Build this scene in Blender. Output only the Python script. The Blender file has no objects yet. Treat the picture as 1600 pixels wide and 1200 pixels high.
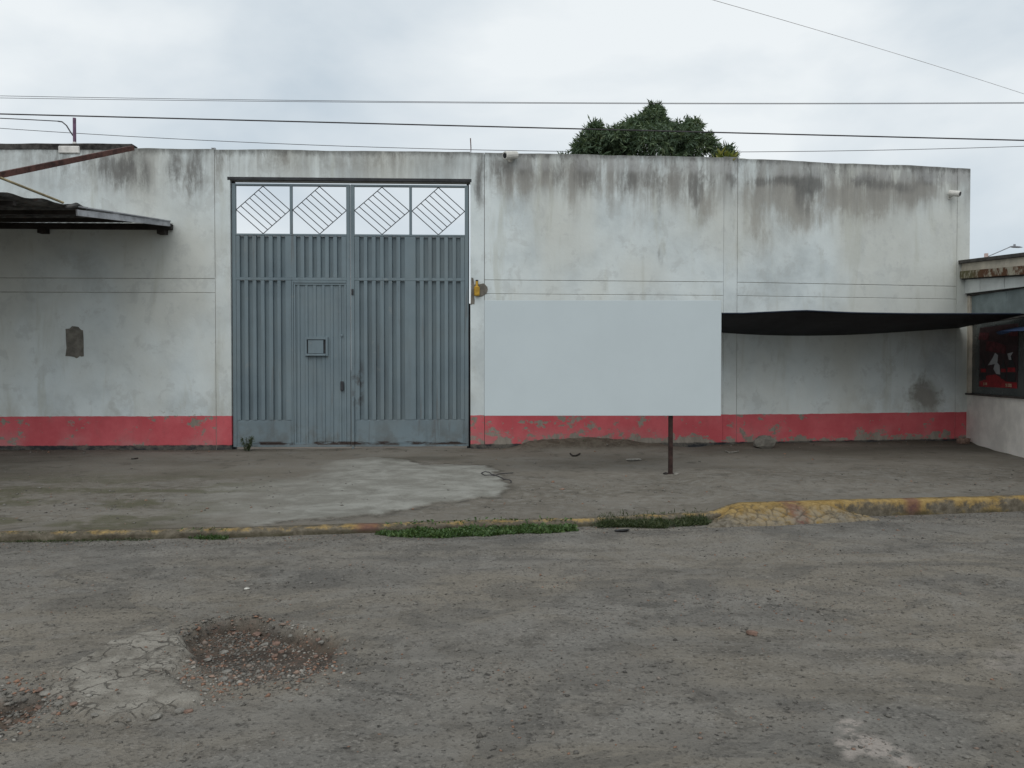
import bpy, bmesh, math, random
import numpy as np
from mathutils import Vector
R = math.radians
random.seed(7)
RNG = np.random.default_rng(11)
SC = bpy.context.scene
COL = SC.collection

# ------------------------------------------------------------------ camera
F = 1240.0                      # focal length in pixels of the 1600 px wide photograph
PITCH = math.atan(23 / F)       # camera tipped down a little: horizon at y = 577
EYE = Vector((0, 0, 1.6))
cd = bpy.data.cameras.new('camera')
cd.sensor_width = 36.0
cd.lens = F / 1600 * 36
cd.clip_start = 0.05
cd.clip_end = 3000
cam = bpy.data.objects.new('camera', cd)
COL.objects.link(cam)
cam.location = EYE
cam.rotation_euler = (R(90) - PITCH, 0, 0)
SC.camera = cam
SC.render.resolution_x = 1024
SC.render.resolution_y = 768

# ------------------------------------------------------------------ world, sun, exposure
SUN_EL, SUN_AZ = R(50), R(-14)   # high behind the camera, hidden by cloud
wd = bpy.data.worlds.new('World')
SC.world = wd
wd.use_nodes = True
wt = wd.node_tree
for n in list(wt.nodes):
    wt.nodes.remove(n)
w_out = wt.nodes.new('ShaderNodeOutputWorld')
w_bg = wt.nodes.new('ShaderNodeBackground')
w_sky = wt.nodes.new('ShaderNodeTexSky')
w_sky.sky_type = 'NISHITA'
w_sky.sun_disc = False
w_sky.sun_elevation = SUN_EL
w_sky.sun_rotation = R(180) + SUN_AZ
w_sky.dust_density = 3.0
w_tc = wt.nodes.new('ShaderNodeTexCoord')
w_map = wt.nodes.new('ShaderNodeMapping')
w_map.inputs['Scale'].default_value = (1.0, 1.0, 1.9)
w_map.inputs['Location'].default_value = (0.85, 0.2, 0.1)
wt.links.new(w_tc.outputs['Generated'], w_map.inputs['Vector'])
w_n = wt.nodes.new('ShaderNodeTexNoise')
w_n.inputs['Scale'].default_value = 2.1
w_n.inputs['Detail'].default_value = 6
w_n.inputs['Roughness'].default_value = 0.5
w_n.inputs['Distortion'].default_value = 0.25
wt.links.new(w_map.outputs['Vector'], w_n.inputs['Vector'])
w_r = wt.nodes.new('ShaderNodeValToRGB')
w_r.color_ramp.elements[0].position = 0.34
w_r.color_ramp.elements[0].color = (0.585, 0.67, 0.74, 1)
w_r.color_ramp.elements[1].position = 0.585
w_r.color_ramp.elements[1].color = (0.90, 0.945, 0.965, 1)
wt.links.new(w_n.outputs['Fac'], w_r.inputs['Fac'])
w_sc = wt.nodes.new('ShaderNodeVectorMath')
w_sc.operation = 'SCALE'
w_sc.inputs['Scale'].default_value = 10.0
wt.links.new(w_r.outputs['Color'], w_sc.inputs[0])
w_mix = wt.nodes.new('ShaderNodeMix')
w_mix.data_type = 'RGBA'
w_mix.inputs[0].default_value = 0.93         # cloud cover over the clear sky
wt.links.new(w_sky.outputs['Color'], w_mix.inputs[6])
wt.links.new(w_sc.outputs[0], w_mix.inputs[7])
wt.links.new(w_mix.outputs[2], w_bg.inputs['Color'])
w_bg.inputs['Strength'].default_value = 0.1
wt.links.new(w_bg.outputs[0], w_out.inputs['Surface'])

sl = bpy.data.lights.new('sun', 'SUN')
sl.energy = 1.25
sl.angle = R(60)
sl.color = (1.0, 0.97, 0.93)
sun = bpy.data.objects.new('sun', sl)
COL.objects.link(sun)
sun.rotation_euler = (R(90) - SUN_EL, 0, SUN_AZ)
sun.location = (0, -10, 30)

SC.view_settings.view_transform = 'Standard'
SC.view_settings.look = 'None'
SC.view_settings.gamma = 1.0
SC.view_settings.use_curve_mapping = False
SC.view_settings.exposure = 0.0

# ------------------------------------------------------------------ pixel -> place
_f = Vector((0, math.cos(PITCH), -math.sin(PITCH)))
_u = Vector((0, math.sin(PITCH), math.cos(PITCH)))
def ray(px, py):
    return _f + Vector((1, 0, 0)) * ((px - 800) / F) + _u * (-(py - 600) / F)
def P(px, py, Y):
    d = ray(px, py)
    return EYE + d * (Y / d.y)
def G(px, py, z=0.0):
    d = ray(px, py)
    return EYE + d * ((z - EYE.z) / d.z)

class Frame:
    """vertical plane through two plan points; x along it, y away from the street, z up"""
    def __init__(s, a, b):
        s.o = Vector((a[0], a[1], 0)); d = Vector((b[0] - a[0], b[1] - a[1], 0))
        s.len = d.length; s.u = d.normalized(); s.v = Vector((-s.u.y, s.u.x, 0))
        s.ang = math.atan2(s.u.y, s.u.x)
    def at(s, px, py, off=0.0):
        d = ray(px, py); q = s.o + s.v * off
        t = (q - EYE).dot(s.v) / d.dot(s.v)
        p = EYE + d * t
        return (p - s.o).dot(s.u), p.z
    def w(s, x, y, z):
        r = s.o + s.u * x + s.v * y
        return Vector((r.x, r.y, z))

# plan of the wall: depths from how its height shrinks along the picture
D0 = 13.2
def plan(px, k): return ((px - 800) / F * D0 / k, D0 / k)
C1, C2, C3 = plan(757, .977), plan(1130, .954), plan(1513, .904)
LW = (-15.0, C1[1] - .0385 * (C1[0] + 15.0))
W0, W1, W2 = Frame(LW, C1), Frame(C1, C2), Frame(C2, C3)
SHOP = Frame((8.37, 14.62), (8.06, 12.5))

# ------------------------------------------------------------------ numpy noise
def _h(ix, iy, s):
    n = (ix.astype(np.int64) * 374761393 + iy.astype(np.int64) * 668265263 + s * 974634721) & 0xffffffff
    n = ((n ^ (n >> 13)) * 1274126177) & 0xffffffff
    return ((n ^ (n >> 16)) & 0xffff) / 65535.0
def vn(x, y, s=0):
    x = np.asarray(x, float); y = np.asarray(y, float)
    ix, iy = np.floor(x), np.floor(y); fx, fy = x - ix, y - iy
    fx = fx * fx * (3 - 2 * fx); fy = fy * fy * (3 - 2 * fy)
    a, b, c, d = _h(ix, iy, s), _h(ix + 1, iy, s), _h(ix, iy + 1, s), _h(ix + 1, iy + 1, s)
    return a + (b - a) * fx + (c - a) * fy + (a - b - c + d) * fx * fy
def fbm(x, y, o=4, s=0, r=.5):
    t = 0; a = 1; n = 0
    for i in range(o):
        t = t + a * vn(np.asarray(x) * 2 ** i + 17.3 * i, np.asarray(y) * 2 ** i - 9.1 * i, s + i); n += a; a *= r
    return t / n
def ss(a, b, x):
    t = np.clip((np.asarray(x, float) - a) / (b - a), 0, 1)
    return t * t * (3 - 2 * t)
def voro(x, y, s=0):
    """distance to the cell edge (F2 - F1) and a random value per cell"""
    x = np.asarray(x, float); y = np.asarray(y, float)
    ix, iy = np.floor(x), np.floor(y)
    f1 = np.full(x.shape, 9.); f2 = np.full(x.shape, 9.); c = np.zeros(x.shape)
    for dx in (-1, 0, 1):
        for dy in (-1, 0, 1):
            gx, gy = ix + dx, iy + dy
            d = np.hypot(gx + _h(gx, gy, s) - x, gy + _h(gx, gy, s + 5) - y)
            cl = d < f1
            f2 = np.where(cl, f1, np.minimum(f2, d)); c = np.where(cl, _h(gx, gy, s + 9), c); f1 = np.where(cl, d, f1)
    return f2 - f1, c
def sdf(X, Y, poly):
    """signed distance to a polygon, negative inside"""
    X = np.asarray(X, float); Y = np.asarray(Y, float)
    d = np.full(X.shape, 1e9); ins = np.zeros(X.shape, bool); n = len(poly)
    for i in range(n):
        ax, ay = poly[i]; bx, by = poly[(i + 1) % n]
        ex, ey = bx - ax, by - ay; wx, wy = X - ax, Y - ay
        t = np.clip((wx * ex + wy * ey) / (ex * ex + ey * ey + 1e-12), 0, 1)
        d = np.minimum(d, np.hypot(wx - ex * t, wy - ey * t))
        cr = ((ay > Y) != (by > Y)) & (X < ex * (Y - ay) / (ey if abs(ey) > 1e-9 else 1e-9) + ax)
        ins ^= cr
    return np.where(ins, -d, d)

# ------------------------------------------------------------------ ground shape
_kx = np.array([-40, -15, -4.76, -2.69, -1.5, .65, 2.03, 3.06, 4.21, 5.78, 15, 40])
_ky = np.array([5.3, 6.85, 7.38, 7.56, 7.74, 8.06, 8.37, 8.58, 8.74, 8.98, 10.4, 14.3])
def kerb_y(X): return np.interp(X, _kx, _ky)
def kerb_z(X): return .065 + .085 * ss(2.05, 2.5, X) + .012 * (fbm(np.asarray(X) * 1.3, 0 * np.asarray(X), 3, 40) - .5)
_wx = np.array([-40, LW[0], C1[0], C2[0], C3[0], 40]); _wy = np.array([12.0, LW[1], C1[1], C2[1], C3[1], 19.7])
def wall_y(X): return np.interp(X, _wx, _wy)
APRON = [(G(a, b, .17).x, G(a, b, .17).y) for a, b in
         [(522, 723), (585, 721), (640, 723), (660, 729), (700, 728), (757, 729), (783, 745), (790, 757), (770, 768), (700, 776),
          (640, 786), (560, 795), (470, 798), (380, 803), (270, 800), (255, 770), (330, 752), (420, 748), (490, 744)]]
def apron(X, Y):
    d = sdf(X, Y, APRON) + .40 * (fbm(np.asarray(X) * 3.2, np.asarray(Y) * 3.2, 5, 61, .6) - .5)
    hard = ss(.03, -.03, d); soft = ss(.35, -.6, d)
    k = ss(-3.0, -2.0, X)
    return hard * k + soft * (1 - k) * (.35 + .4 * fbm(np.asarray(X) * 2, np.asarray(Y) * 3, 3, 62))
def soil_mound(X, Y):
    dw = wall_y(X) - np.asarray(Y)
    w = ss(-.15, .5, X) * ss(3.2, 1.7, X) + .35 * ss(3.0, 4.2, X)
    return .17 * w * ss(.55, .02, dw) * (.45 + .9 * fbm(np.asarray(X) * 3.1, np.asarray(Y) * 3.1, 3, 63))
def pave_z(X, Y):
    X = np.asarray(X, float); Y = np.asarray(Y, float)
    k = kerb_y(X); t = np.clip((Y - k) / (wall_y(X) - k), 0, 1)
    z = kerb_z(X) * (1 - t) + .25 * t
    z = z + .035 * (fbm(X * .9, Y * 1.2, 4, 51) - .5) * ss(0, .15, t) + .010 * (fbm(X * 4, Y * 4, 2, 52) - .5)
    z = z + .016 * apron(X, Y) + soil_mound(X, Y)
    rough = ss(.02, .3, t) * ss(.62, .35, t)
    z = z + .016 * rough * (fbm(X * 3.5, Y * 3.5, 2, 55, .5) - .5)
    return z
def gp(pts): return [(G(a, b).x, G(a, b).y) for a, b in pts]
HOLE = gp([(285, 985), (330, 968), (400, 962), (440, 972), (505, 988), (540, 1004), (530, 1030), (490, 1050), (430, 1062), (360, 1068), (310, 1050), (290, 1020)])
HOLE2 = gp([(-60, 1120), (-20, 1085), (35, 1075), (80, 1068), (92, 1082), (85, 1105), (40, 1122), (0, 1140)])
SLAB = gp([(205, 996), (262, 984), (284, 994), (292, 1020), (280, 1045), (300, 1070), (300, 1096), (262, 1118), (180, 1124), (138, 1110), (112, 1090), (78, 1070), (110, 1045), (150, 1020)])
FLAKE = gp([(1310, 1168), (1330, 1128), (1340, 1150), (1355, 1148), (1400, 1160), (1408, 1170), (1430, 1190), (1460, 1205), (1400, 1200), (1350, 1180), (1325, 1190)])
LPATCH = gp([(1530, 1048), (1560, 1010), (1660, 985), (1760, 1040), (1600, 1052)])
def road_parts(X, Y):
    X = np.asarray(X, float); Y = np.asarray(Y, float)
    wob = .16 * (fbm(X * 5, Y * 5, 4, 71) - .5)
    h1 = ss(.02, -.055, sdf(X, Y, HOLE) + wob) * (.45 + .55 * ss(4.1, 4.75, Y))
    h2 = ss(.02, -.10, sdf(X, Y, HOLE2) + wob * .8)
    sl = ss(.014, -.012, sdf(X, Y, SLAB) + wob * .7 + .10 * (voro(X * 7, Y * 7, 77)[1] - .5))
    return h1, h2, sl
def road_z(X, Y):
    X = np.asarray(X, float); Y = np.asarray(Y, float)
    h1, h2, sl = road_parts(X, Y)
    z = .05 * (fbm(X * .45, Y * .6, 3, 81) - .5) + .018 * (fbm(X * 2.3, Y * 2.6, 4, 82) - .5) + .007 * (fbm(X * 14, Y * 14, 3, 83, .6) - .5)
    ck, cc = voro(X * 8 + 1.2 * fbm(X * 6, Y * 6, 2, 84), Y * 8, 85)
    z = z + sl * (.026 + .010 * (cc - .5) + .016 * (fbm(X * 9, Y * 9, 3, 87, .6) - .5))
    z = z - .085 * h1 - .065 * h2 + .02 * np.maximum(h1, h2) * (fbm(X * 11, Y * 11, 3, 86, .6) - .5)
    # gravelly break-up on the right hand side
    g = np.exp(-(((X - 1.75) / .55) ** 2 + ((Y - 5.2) / .35) ** 2))
    z = z - .02 * g * fbm(X * 8, Y * 8, 3, 88)
    near = ss(.55, .0, kerb_y(X) - Y)
    return z * (1 - .6 * near) - .012 * near
def ground_pt(px, py, fn=pave_z):
    z = .15
    for i in range(25):
        p = G(px, py, z); z = .5 * z + .5 * float(fn(p.x, p.y))
    return G(px, py, z)

# ------------------------------------------------------------------ node helpers
class NT:
    def __init__(s, name):
        s.mt = bpy.data.materials.new(name); s.mt.use_nodes = True
        s.t = s.mt.node_tree; s.t.nodes.clear()
        s.out = s.t.nodes.new('ShaderNodeOutputMaterial')
        s.b = s.t.nodes.new('ShaderNodeBsdfPrincipled')
        s.t.links.new(s.b.outputs[0], s.out.inputs[0])
        s.geo = None
    def lk(s, a, b):
        s.t.links.new(a, b)
    def put(s, sock, v):
        if hasattr(v, 'is_linked') or hasattr(v, 'links'): s.lk(v, sock)
        else:
            if isinstance(v, tuple) and len(v) == 3 and sock.type == 'RGBA': v = v + (1,)
            sock.default_value = v
    def pos(s):
        if s.geo is None: s.geo = s.t.nodes.new('ShaderNodeNewGeometry')
        return s.geo.outputs['Position']
    def objc(s):
        return s.t.nodes.new('ShaderNodeTexCoord').outputs['Object']
    def rnd(s):
        return s.t.nodes.new('ShaderNodeObjectInfo').outputs['Random']
    def xyz(s, v=None):
        n = s.t.nodes.new('ShaderNodeSeparateXYZ'); s.lk(v or s.pos(), n.inputs[0]); return n.outputs[0], n.outputs[1], n.outputs[2]
    def mp(s, sc=(1, 1, 1), loc=(0, 0, 0), v=None):
        n = s.t.nodes.new('ShaderNodeMapping'); s.lk(v or s.pos(), n.inputs[0])
        n.inputs['Scale'].default_value = sc; n.inputs['Location'].default_value = loc; return n.outputs[0]
    def noise(s, scale=1, detail=5, rough=.55, v=None, dist=0):
        n = s.t.nodes.new('ShaderNodeTexNoise'); s.lk(v or s.pos(), n.inputs['Vector'])
        n.inputs['Scale'].default_value = scale; n.inputs['Detail'].default_value = detail
        n.inputs['Roughness'].default_value = rough; n.inputs['Distortion'].default_value = dist
        return n.outputs['Fac']
    def vor(s, scale=1, feat='F1', v=None, out='Distance', rnd=1.0):
        n = s.t.nodes.new('ShaderNodeTexVoronoi'); n.feature = feat; s.lk(v or s.pos(), n.inputs['Vector'])
        n.inputs['Scale'].default_value = scale; n.inputs['Randomness'].default_value = rnd
        return n.outputs[out]
    def attr(s, name):
        n = s.t.nodes.new('ShaderNodeAttribute'); n.attribute_name = name; return n.outputs['Fac']
    def m(s, op, a, b=0.0, c=0.0):
        n = s.t.nodes.new('ShaderNodeMath'); n.operation = op
        for i, v in enumerate((a, b, c)):
            if v is not None and i < len(n.inputs): s.put(n.inputs[i], v)
        return n.outputs[0]
    def step(s, a, b, x):
        """smooth step from 0 at a to 1 at b (a may be above b)"""
        n = s.t.nodes.new('ShaderNodeMapRange'); n.interpolation_type = 'SMOOTHSTEP'
        if a < b: f0, f1, t0, t1 = a, b, 0., 1.
        else: f0, f1, t0, t1 = b, a, 1., 0.
        s.put(n.inputs[0], x)
        for i, v in zip((1, 2, 3, 4), (f0, f1, t0, t1)): n.inputs[i].default_value = v
        return n.outputs[0]
    def bump1(s, x, c, w):
        """1 at c, 0 beyond c +- w"""
        d = s.m('ABSOLUTE', s.m('SUBTRACT', x, c))
        return s.step(w, w * .25, d)
    def mul(s, *a):
        r = a[0]
        for b in a[1:]: r = s.m('MULTIPLY', r, b)
        return r
    def mix(s, f, a, b, mode='MIX'):
        n = s.t.nodes.new('ShaderNodeMix'); n.data_type = 'RGBA'; n.blend_type = mode
        s.put(n.inputs[0], f); s.put(n.inputs[6], a); s.put(n.inputs[7], b); return n.outputs[2]
    def ramp(s, f, stops):
        n = s.t.nodes.new('ShaderNodeValToRGB'); s.put(n.inputs[0], f); e = n.color_ramp.elements
        while len(e) < len(stops): e.new(.5)
        for i, (p, c) in enumerate(stops): e[i].position = p; e[i].color = tuple(c) + (1,)
        return n.outputs[0]
    def done(s, col, rough=.9, bump=None, bs=.3, bd=.02, metal=0.0, spec=.3, trans=None):
        s.put(s.b.inputs['Base Color'], col); s.put(s.b.inputs['Roughness'], rough)
        s.put(s.b.inputs['Metallic'], metal); s.put(s.b.inputs['Specular IOR Level'], spec)
        if bump is not None:
            n = s.t.nodes.new('ShaderNodeBump'); n.inputs['Strength'].default_value = bs; n.inputs['Distance'].default_value = bd
            s.put(n.inputs['Height'], bump); s.lk(n.outputs[0], s.b.inputs['Normal'])
        return s.mt

M = {}
# -- plastered wall: white paint, rain streaks under the top, red skirting, dark foot
def mat_wall():
    k = NT('painted_plaster'); x, y, z = k.xyz()
    base = k.ramp(k.noise(1.1, 8, .62), [(.32, (.47, .52, .53)), (.5, (.595, .65, .655)), (.68, (.665, .72, .72))])
    warm = k.noise(.55, 4, .5, k.mp((1, 1, .6), (7, 3, 1)))
    base = k.mix(k.mul(k.step(.44, .68, warm), .6), base, (.53, .53, .475))
    # cloudy grey scuffs
    sc = k.noise(3.2, 9, .70, k.mp((1, 1, .9), (3, 9, 4)), .3)
    base = k.mix(k.mul(k.step(.53, .62, sc), .36), base, (.41, .43, .42))
    # faint drips lower down
    dr = k.noise(1.0, 6, .62, k.mp((3.2, 3.2, .5), (1, 5, 8)), .4)
    base = k.mix(k.mul(k.step(.54, .70, dr), .42), base, (.42, .43, .37))
    # rain streaks from the wall head: broad shapes per stain, broken up here
    st = k.noise(1.0, 7, .70, k.mp((2.6, 2.6, 1.0), (2, 1, 3)), .5)
    fine = k.noise(1.0, 8, .74, k.mp((7.5, 7.5, 3.0), (4, 7, 2)), .4)
    vs = k.noise(1.0, 6, .62, k.mp((6.0, 6.0, .5), (8, 2, 6)), .3)
    brk = k.m('ADD', k.m('ADD', k.mul(k.m('SUBTRACT', st, .5), 1.2), k.mul(k.m('SUBTRACT', vs, .5), 1.3)), k.mul(k.m('SUBTRACT', fine, .5), 1.5))
    dk = k.attr('dark'); br = k.attr('brown')
    brm = k.mul(k.step(.05, .95, k.m('ADD', br, k.mul(brk, 1.0, k.step(.0, .5, br)))), .80)
    base = k.mix(brm, base, k.ramp(fine, [(.3, (.215, .205, .182)), (.7, (.33, .318, .285))]))
    right = k.step(-.45, -.1, x)
    t = k.step(4.25, 5.15, k.m('ADD', z, k.mul(k.m('SUBTRACT', vs, .5), .9)))
    head = k.mul(t, k.step(.34, .60, k.m('ADD', k.mul(vs, .55), k.mul(st, .45))), k.m('ADD', .48, k.mul(right, .30)))
    base = k.mix(head, base, (.24, .235, .22))
    dkm = k.mul(k.step(.10, .95, k.m('ADD', dk, k.mul(brk, 1.15, k.step(.0, .5, dk)))), .88)
    base = k.mix(dkm, base, k.ramp(fine, [(.3, (.085, .088, .086)), (.7, (.20, .198, .188))]))
    # pale ring beam showing through on the right hand bays
    top = k.mul(k.step(4.95, 5.05, k.m('ADD', z, k.mul(k.m('SUBTRACT', fine, .5), .2))), right)
    base = k.mix(k.mul(top, k.step(.42, .60, st), .55), base, (.40, .41, .41))
    base = k.mix(k.mul(top, k.step(.5, .66, fine), .6), base, (.22, .22, .215))
    # thin black line of moss along the very head of the wall
    hd = k.step(5.15, 5.29, k.m('ADD', z, k.mul(k.m('SUBTRACT', fine, .5), .30)))
    base = k.mix(k.mul(hd, .72), base, (.085, .085, .08))
    # smudge low by the shop
    sx = k.m('DIVIDE', k.m('SUBTRACT', x, 7.55), .42); sz = k.m('DIVIDE', k.m('SUBTRACT', z, 1.08), .42)
    rr = k.m('SQRT', k.m('ADD', k.mul(sx, sx), k.mul(sz, sz)))
    sm = k.step(1.1, .35, k.m('ADD', rr, k.mul(k.m('SUBTRACT', sc, .5), 2.2)))
    base = k.mix(k.mul(sm, .8), base, (.17, .155, .13))
    # splash dirt above the skirting
    spl = k.mul(k.step(1.5, .8, z), k.step(.45, .7, k.noise(2.2, 6, .6, k.mp((1, 1, .7), (9, 1, 6)))))
    base = k.mix(k.mul(spl, .45), base, (.36, .35, .30))
    # red skirting
    chip = k.noise(4.6, 9, .70, k.mp((1, 1, 1.5), (2.2, 0, 7.7)))
    ero = k.noise(1.5, 4, .5, k.mp((1, 1, 1), (8, 3, 1)))
    chipsum = k.m('ADD', chip, k.mul(k.m('SUBTRACT', ero, .5), .45))
    low = k.mul(k.step(.58, .30, z), k.step(-1.0, .6, x))
    chipsum = k.m('ADD', chipsum, k.mul(low, .17))
    lpeel = k.mul(k.bump1(x, -5.7, 1.15), k.bump1(z, .78, .26))
    chipsum = k.m('ADD', chipsum, k.mul(lpeel, .06))
    chipm = k.step(.588, .63, chipsum)
    red = k.mix(k.step(.35, .7, k.noise(2.0, 6, .6)), (.45, .082, .096), (.53, .118, .133))
    fade = k.mul(k.step(.7, .33, z), k.step(.42, .62, ero))
    red = k.mix(k.mul(fade, .6), red, (.42, .20, .20))
    red = k.mix(k.mul(k.step(.5, .75, fine), .35), red, (.27, .10, .10))
    red = k.mix(chipm, red, k.ramp(fine, [(.3, (.17, .15, .125)), (.7, (.29, .26, .225))]))
    edge = k.m('ADD', z, k.m('ADD', k.mul(k.m('SUBTRACT', k.noise(9, 4, .6), .5), .022), k.mul(k.m('SUBTRACT', k.noise(1.1, 2, .5), .5), .03)))
    peel = k.mul(k.step(.605, .63, chipsum), k.bump1(x, -5.75, 1.0), k.step(1.02, .80, z))
    base = k.mix(k.mul(peel, .75), base, (.30, .29, .25))
    col = k.mix(k.step(.815, .811, edge), base, red)
    foot = k.step(.335, .315, k.m('ADD', z, k.mul(k.m('SUBTRACT', fine, .5), .05)))
    col = k.mix(foot, col, k.mix(k.step(.4, .65, chip), (.030, .032, .036), (.12, .11, .095)))
    bmp = k.m('ADD', k.noise(14, 8, .7), k.mul(k.noise(2.2, 5, .5), 1.2))
    bmp = k.m('SUBTRACT', bmp, k.mul(chipm, k.step(.82, .80, z), .5))
    return k.done(col, .93, bmp, .35, .012, spec=.15)
M['wall'] = mat_wall()

def plain(name, c, rough=.8, var=.25, scale=6, metal=0., spec=.3, bs=.15, rust=0.0, local=False):
    k = NT(name); v = k.objc() if local else None
    n = k.noise(scale, 6, .6, v)
    a = tuple(q * (1 - var) for q in c); b = tuple(min(1, q * (1 + var)) for q in c)
    col = k.mix(k.step(.3, .7, n), a, b)
    if rust:
        col = k.mix(k.mul(k.step(.55, .66, k.noise(scale * 1.7, 8, .7, v)), rust), col, (.13, .045, .018))
    return k.done(col, rough, k.noise(scale * 5, 5, .6, v), bs, .01, metal, spec)

def mat_gate():
    k = NT('gate_paint'); x, y, z = k.xyz()
    n = k.noise(1.6, 7, .6); st = k.noise(1, 6, .6, k.mp((5, 5, .4)))
    col = k.ramp(n, [(.3, (.128, .170, .194)), (.7, (.165, .214, .238))])
    col = k.mix(k.mul(k.step(.5, .72, st), .45), col, (.085, .105, .115))
    col = k.mix(k.mul(k.step(.46, .68, k.noise(.9, 5, .6, k.mp((1, 1, 1), (4, 4, 2)))), .35), col, (.165, .195, .20))
    lowz = k.step(.95, .25, z)
    col = k.mix(k.mul(lowz, k.step(.42, .66, k.noise(5, 7, .65)), .6), col, (.10, .098, .088))
    rz = k.bump1(z, .345, .045)
    col = k.mix(k.mul(rz, k.step(.48, .56, k.noise(1, 6, .6, k.mp((2.2, 2.2, 8), (1, 2, 3))))), col, (.035, .022, .018))
    run = k.noise(1, 6, .65, k.mp((9, 9, .55), (3, 1, 4)), .3)
    col = k.mix(k.mul(k.step(.60, .70, run), .45), col, (.085, .070, .058))
    col = k.mix(k.mul(k.step(.63, .68, k.noise(5.5, 7, .7, k.mp((1, 1, 1), (6, 1, 9)))), .6), col, (.19, .215, .22))
    hx = k.mul(k.bump1(x, -2.62, .14), k.bump1(z, 1.33, .55), k.step(.44, .60, k.noise(7, 6, .65)))
    col = k.mix(k.mul(hx, .75), col, (.045, .04, .038))
    return k.done(col, .62, k.noise(9, 6, .6), .12, .01, spec=.3)
M['gate'] = mat_gate()
M['gate_dark'] = plain('dark_steel', (.028, .030, .034), .6, .4, 5)
M['groove'] = plain('old_mortar', (.30, .29, .265), .95, .3, 8)
M['cement'] = plain('raw_cement', (.155, .145, .125), .95, .3, 9, bs=.5)
M['coping'] = plain('mossy_coping', (.045, .043, .040), .95, .8, 7, bs=.6)
M['white_box'] = plain('white_plaster', (.62, .61, .58), .85, .15, 12)
M['rust'] = plain('rusty_steel', (.075, .034, .027), .85, .55, 7)
M['post'] = plain('dark_rusty_post', (.036, .019, .016), .85, .5, 9)
M['tan_rod'] = plain('faded_yellow_rod', (.30, .25, .15), .8, .35, 6)
M['zinc'] = plain('dull_zinc', (.34, .35, .37), .6, .3, 5, metal=.3, rust=.2)
M['oldsheet'] = plain('old_sheet', (.085, .083, .08), .85, .6, 4, rust=.5)
M['timber'] = plain('dark_purlin', (.028, .024, .022), .85, .4, 6)
M['board'] = plain('blank_board_paint', (.50, .565, .59), .75, .02, 1.2, bs=.02, spec=.2)
M['backboard'] = plain('bare_plywood', (.22, .16, .10), .85, .3, 4)
M['tarp'] = plain('black_tarpaulin', (.013, .014, .017), .75, .35, 5, bs=.2, spec=.25)
M['navy'] = plain('navy_cord', (.018, .026, .045), .8, .3, 8)
M['bluetarp'] = plain('blue_tarpaulin', (.012, .028, .070), .7, .3, 5)
M['yellow'] = plain('yellow_plastic', (.42, .25, .03), .5, .25, 14)
M['black'] = plain('black_plastic', (.012, .012, .013), .5, .3, 10)
M['camwhite'] = plain('white_plastic', (.58, .57, .53), .5, .1, 14)
M['wire'] = plain('cable_sheath', (.045, .042, .045), .7, .3, 4)
M['wirepale'] = plain('bare_wire', (.42, .40, .39), .6, .3, 4)
M['mast'] = plain('purple_mast', (.13, .075, .12), .7, .4, 8)
M['pole'] = plain('concrete_pole', (.36, .28, .26), .9, .2, 5)
M['lampmetal'] = plain('lamp_metal', (.22, .23, .25), .5, .2, 5)
M['cream'] = plain('cream_plaster', (.50, .45, .37), .9, .2, 4, bs=.4)
M['shopwhite'] = plain('white_shop_plaster', (.72, .70, .65), .9, .13, 3, bs=.5)
M['fascia'] = plain('white_fascia', (.60, .62, .60), .8, .1, 3)
M['shopgrey'] = plain('grey_green_panel', (.20, .24, .24), .7, .2, 3)
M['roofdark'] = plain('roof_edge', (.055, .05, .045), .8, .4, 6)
def mat_ledge():
    k = NT('mossy_rust_ledge'); n = k.noise(5, 8, .7)
    x, y, z = k.xyz()
    far = k.step(14.2, 13.6, y)
    c = k.mix(far, (.11, .10, .05), (.10, .045, .022))
    return k.done(k.mix(k.step(.46, .60, n), c, (.34, .31, .24)), .95, n, .8, .03)
M['ledge'] = mat_ledge()
k = NT('shop_glass'); M['glass'] = k.done(k.mix(k.step(.35, .65, k.noise(1.7, 5, .6)), (.03, .036, .036), (.06, .068, .066)), .22, spec=.5)
M['posterred'] = plain('poster_red', (.24, .014, .018), .6, .3, 9)
M['posterdull'] = plain('poster_dull_red', (.085, .018, .022), .6, .5, 12)
M['posterdark'] = plain('poster_dark', (.030, .012, .014), .5, .4, 9)
M['posterwhite'] = plain('poster_white', (.33, .34, .35), .6, .15, 9)
M['postertext'] = plain('poster_cream', (.50, .40, .28), .6, .1, 9)
M['brick'] = plain('brick', (.175, .115, .09), .95, .35, 25, bs=.5, local=True)
M['stone'] = plain('stone', (.19, .18, .16), .95, .3, 20, bs=.5, local=True)
M['palestone'] = plain('pale_stone', (.50, .49, .45), .9, .2, 20, local=True)
M['lump'] = plain('cement_lump', (.16, .15, .13), .95, .3, 8, bs=.6)

def mat_leaf(name, a, b, c):
    k = NT(name); r = k.attr('tint')
    col = k.ramp(r, [(.0, a), (.55, b), (1., c)])
    mt = k.done(col, .5, spec=.35)
    tr = k.t.nodes.new('ShaderNodeBsdfTranslucent'); k.lk(k.mix(.5, col, (.12, .16, .02)), tr.inputs[0])
    mx = k.t.nodes.new('ShaderNodeMixShader'); mx.inputs[0].default_value = .2
    k.lk(k.b.outputs[0], mx.inputs[1]); k.lk(tr.outputs[0], mx.inputs[2]); k.lk(mx.outputs[0], k.out.inputs[0])
    return mt
M['mango'] = mat_leaf('mango_leaf', (.050, .084, .052), (.098, .150, .084), (.17, .215, .11))
M['fern'] = mat_leaf('yellow_green_leaf', (.10, .13, .02), (.17, .19, .03), (.24, .22, .05))
M['weed'] = mat_leaf('weed_leaf', (.032, .066, .020), (.062, .115, .035), (.11, .165, .055))
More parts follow.
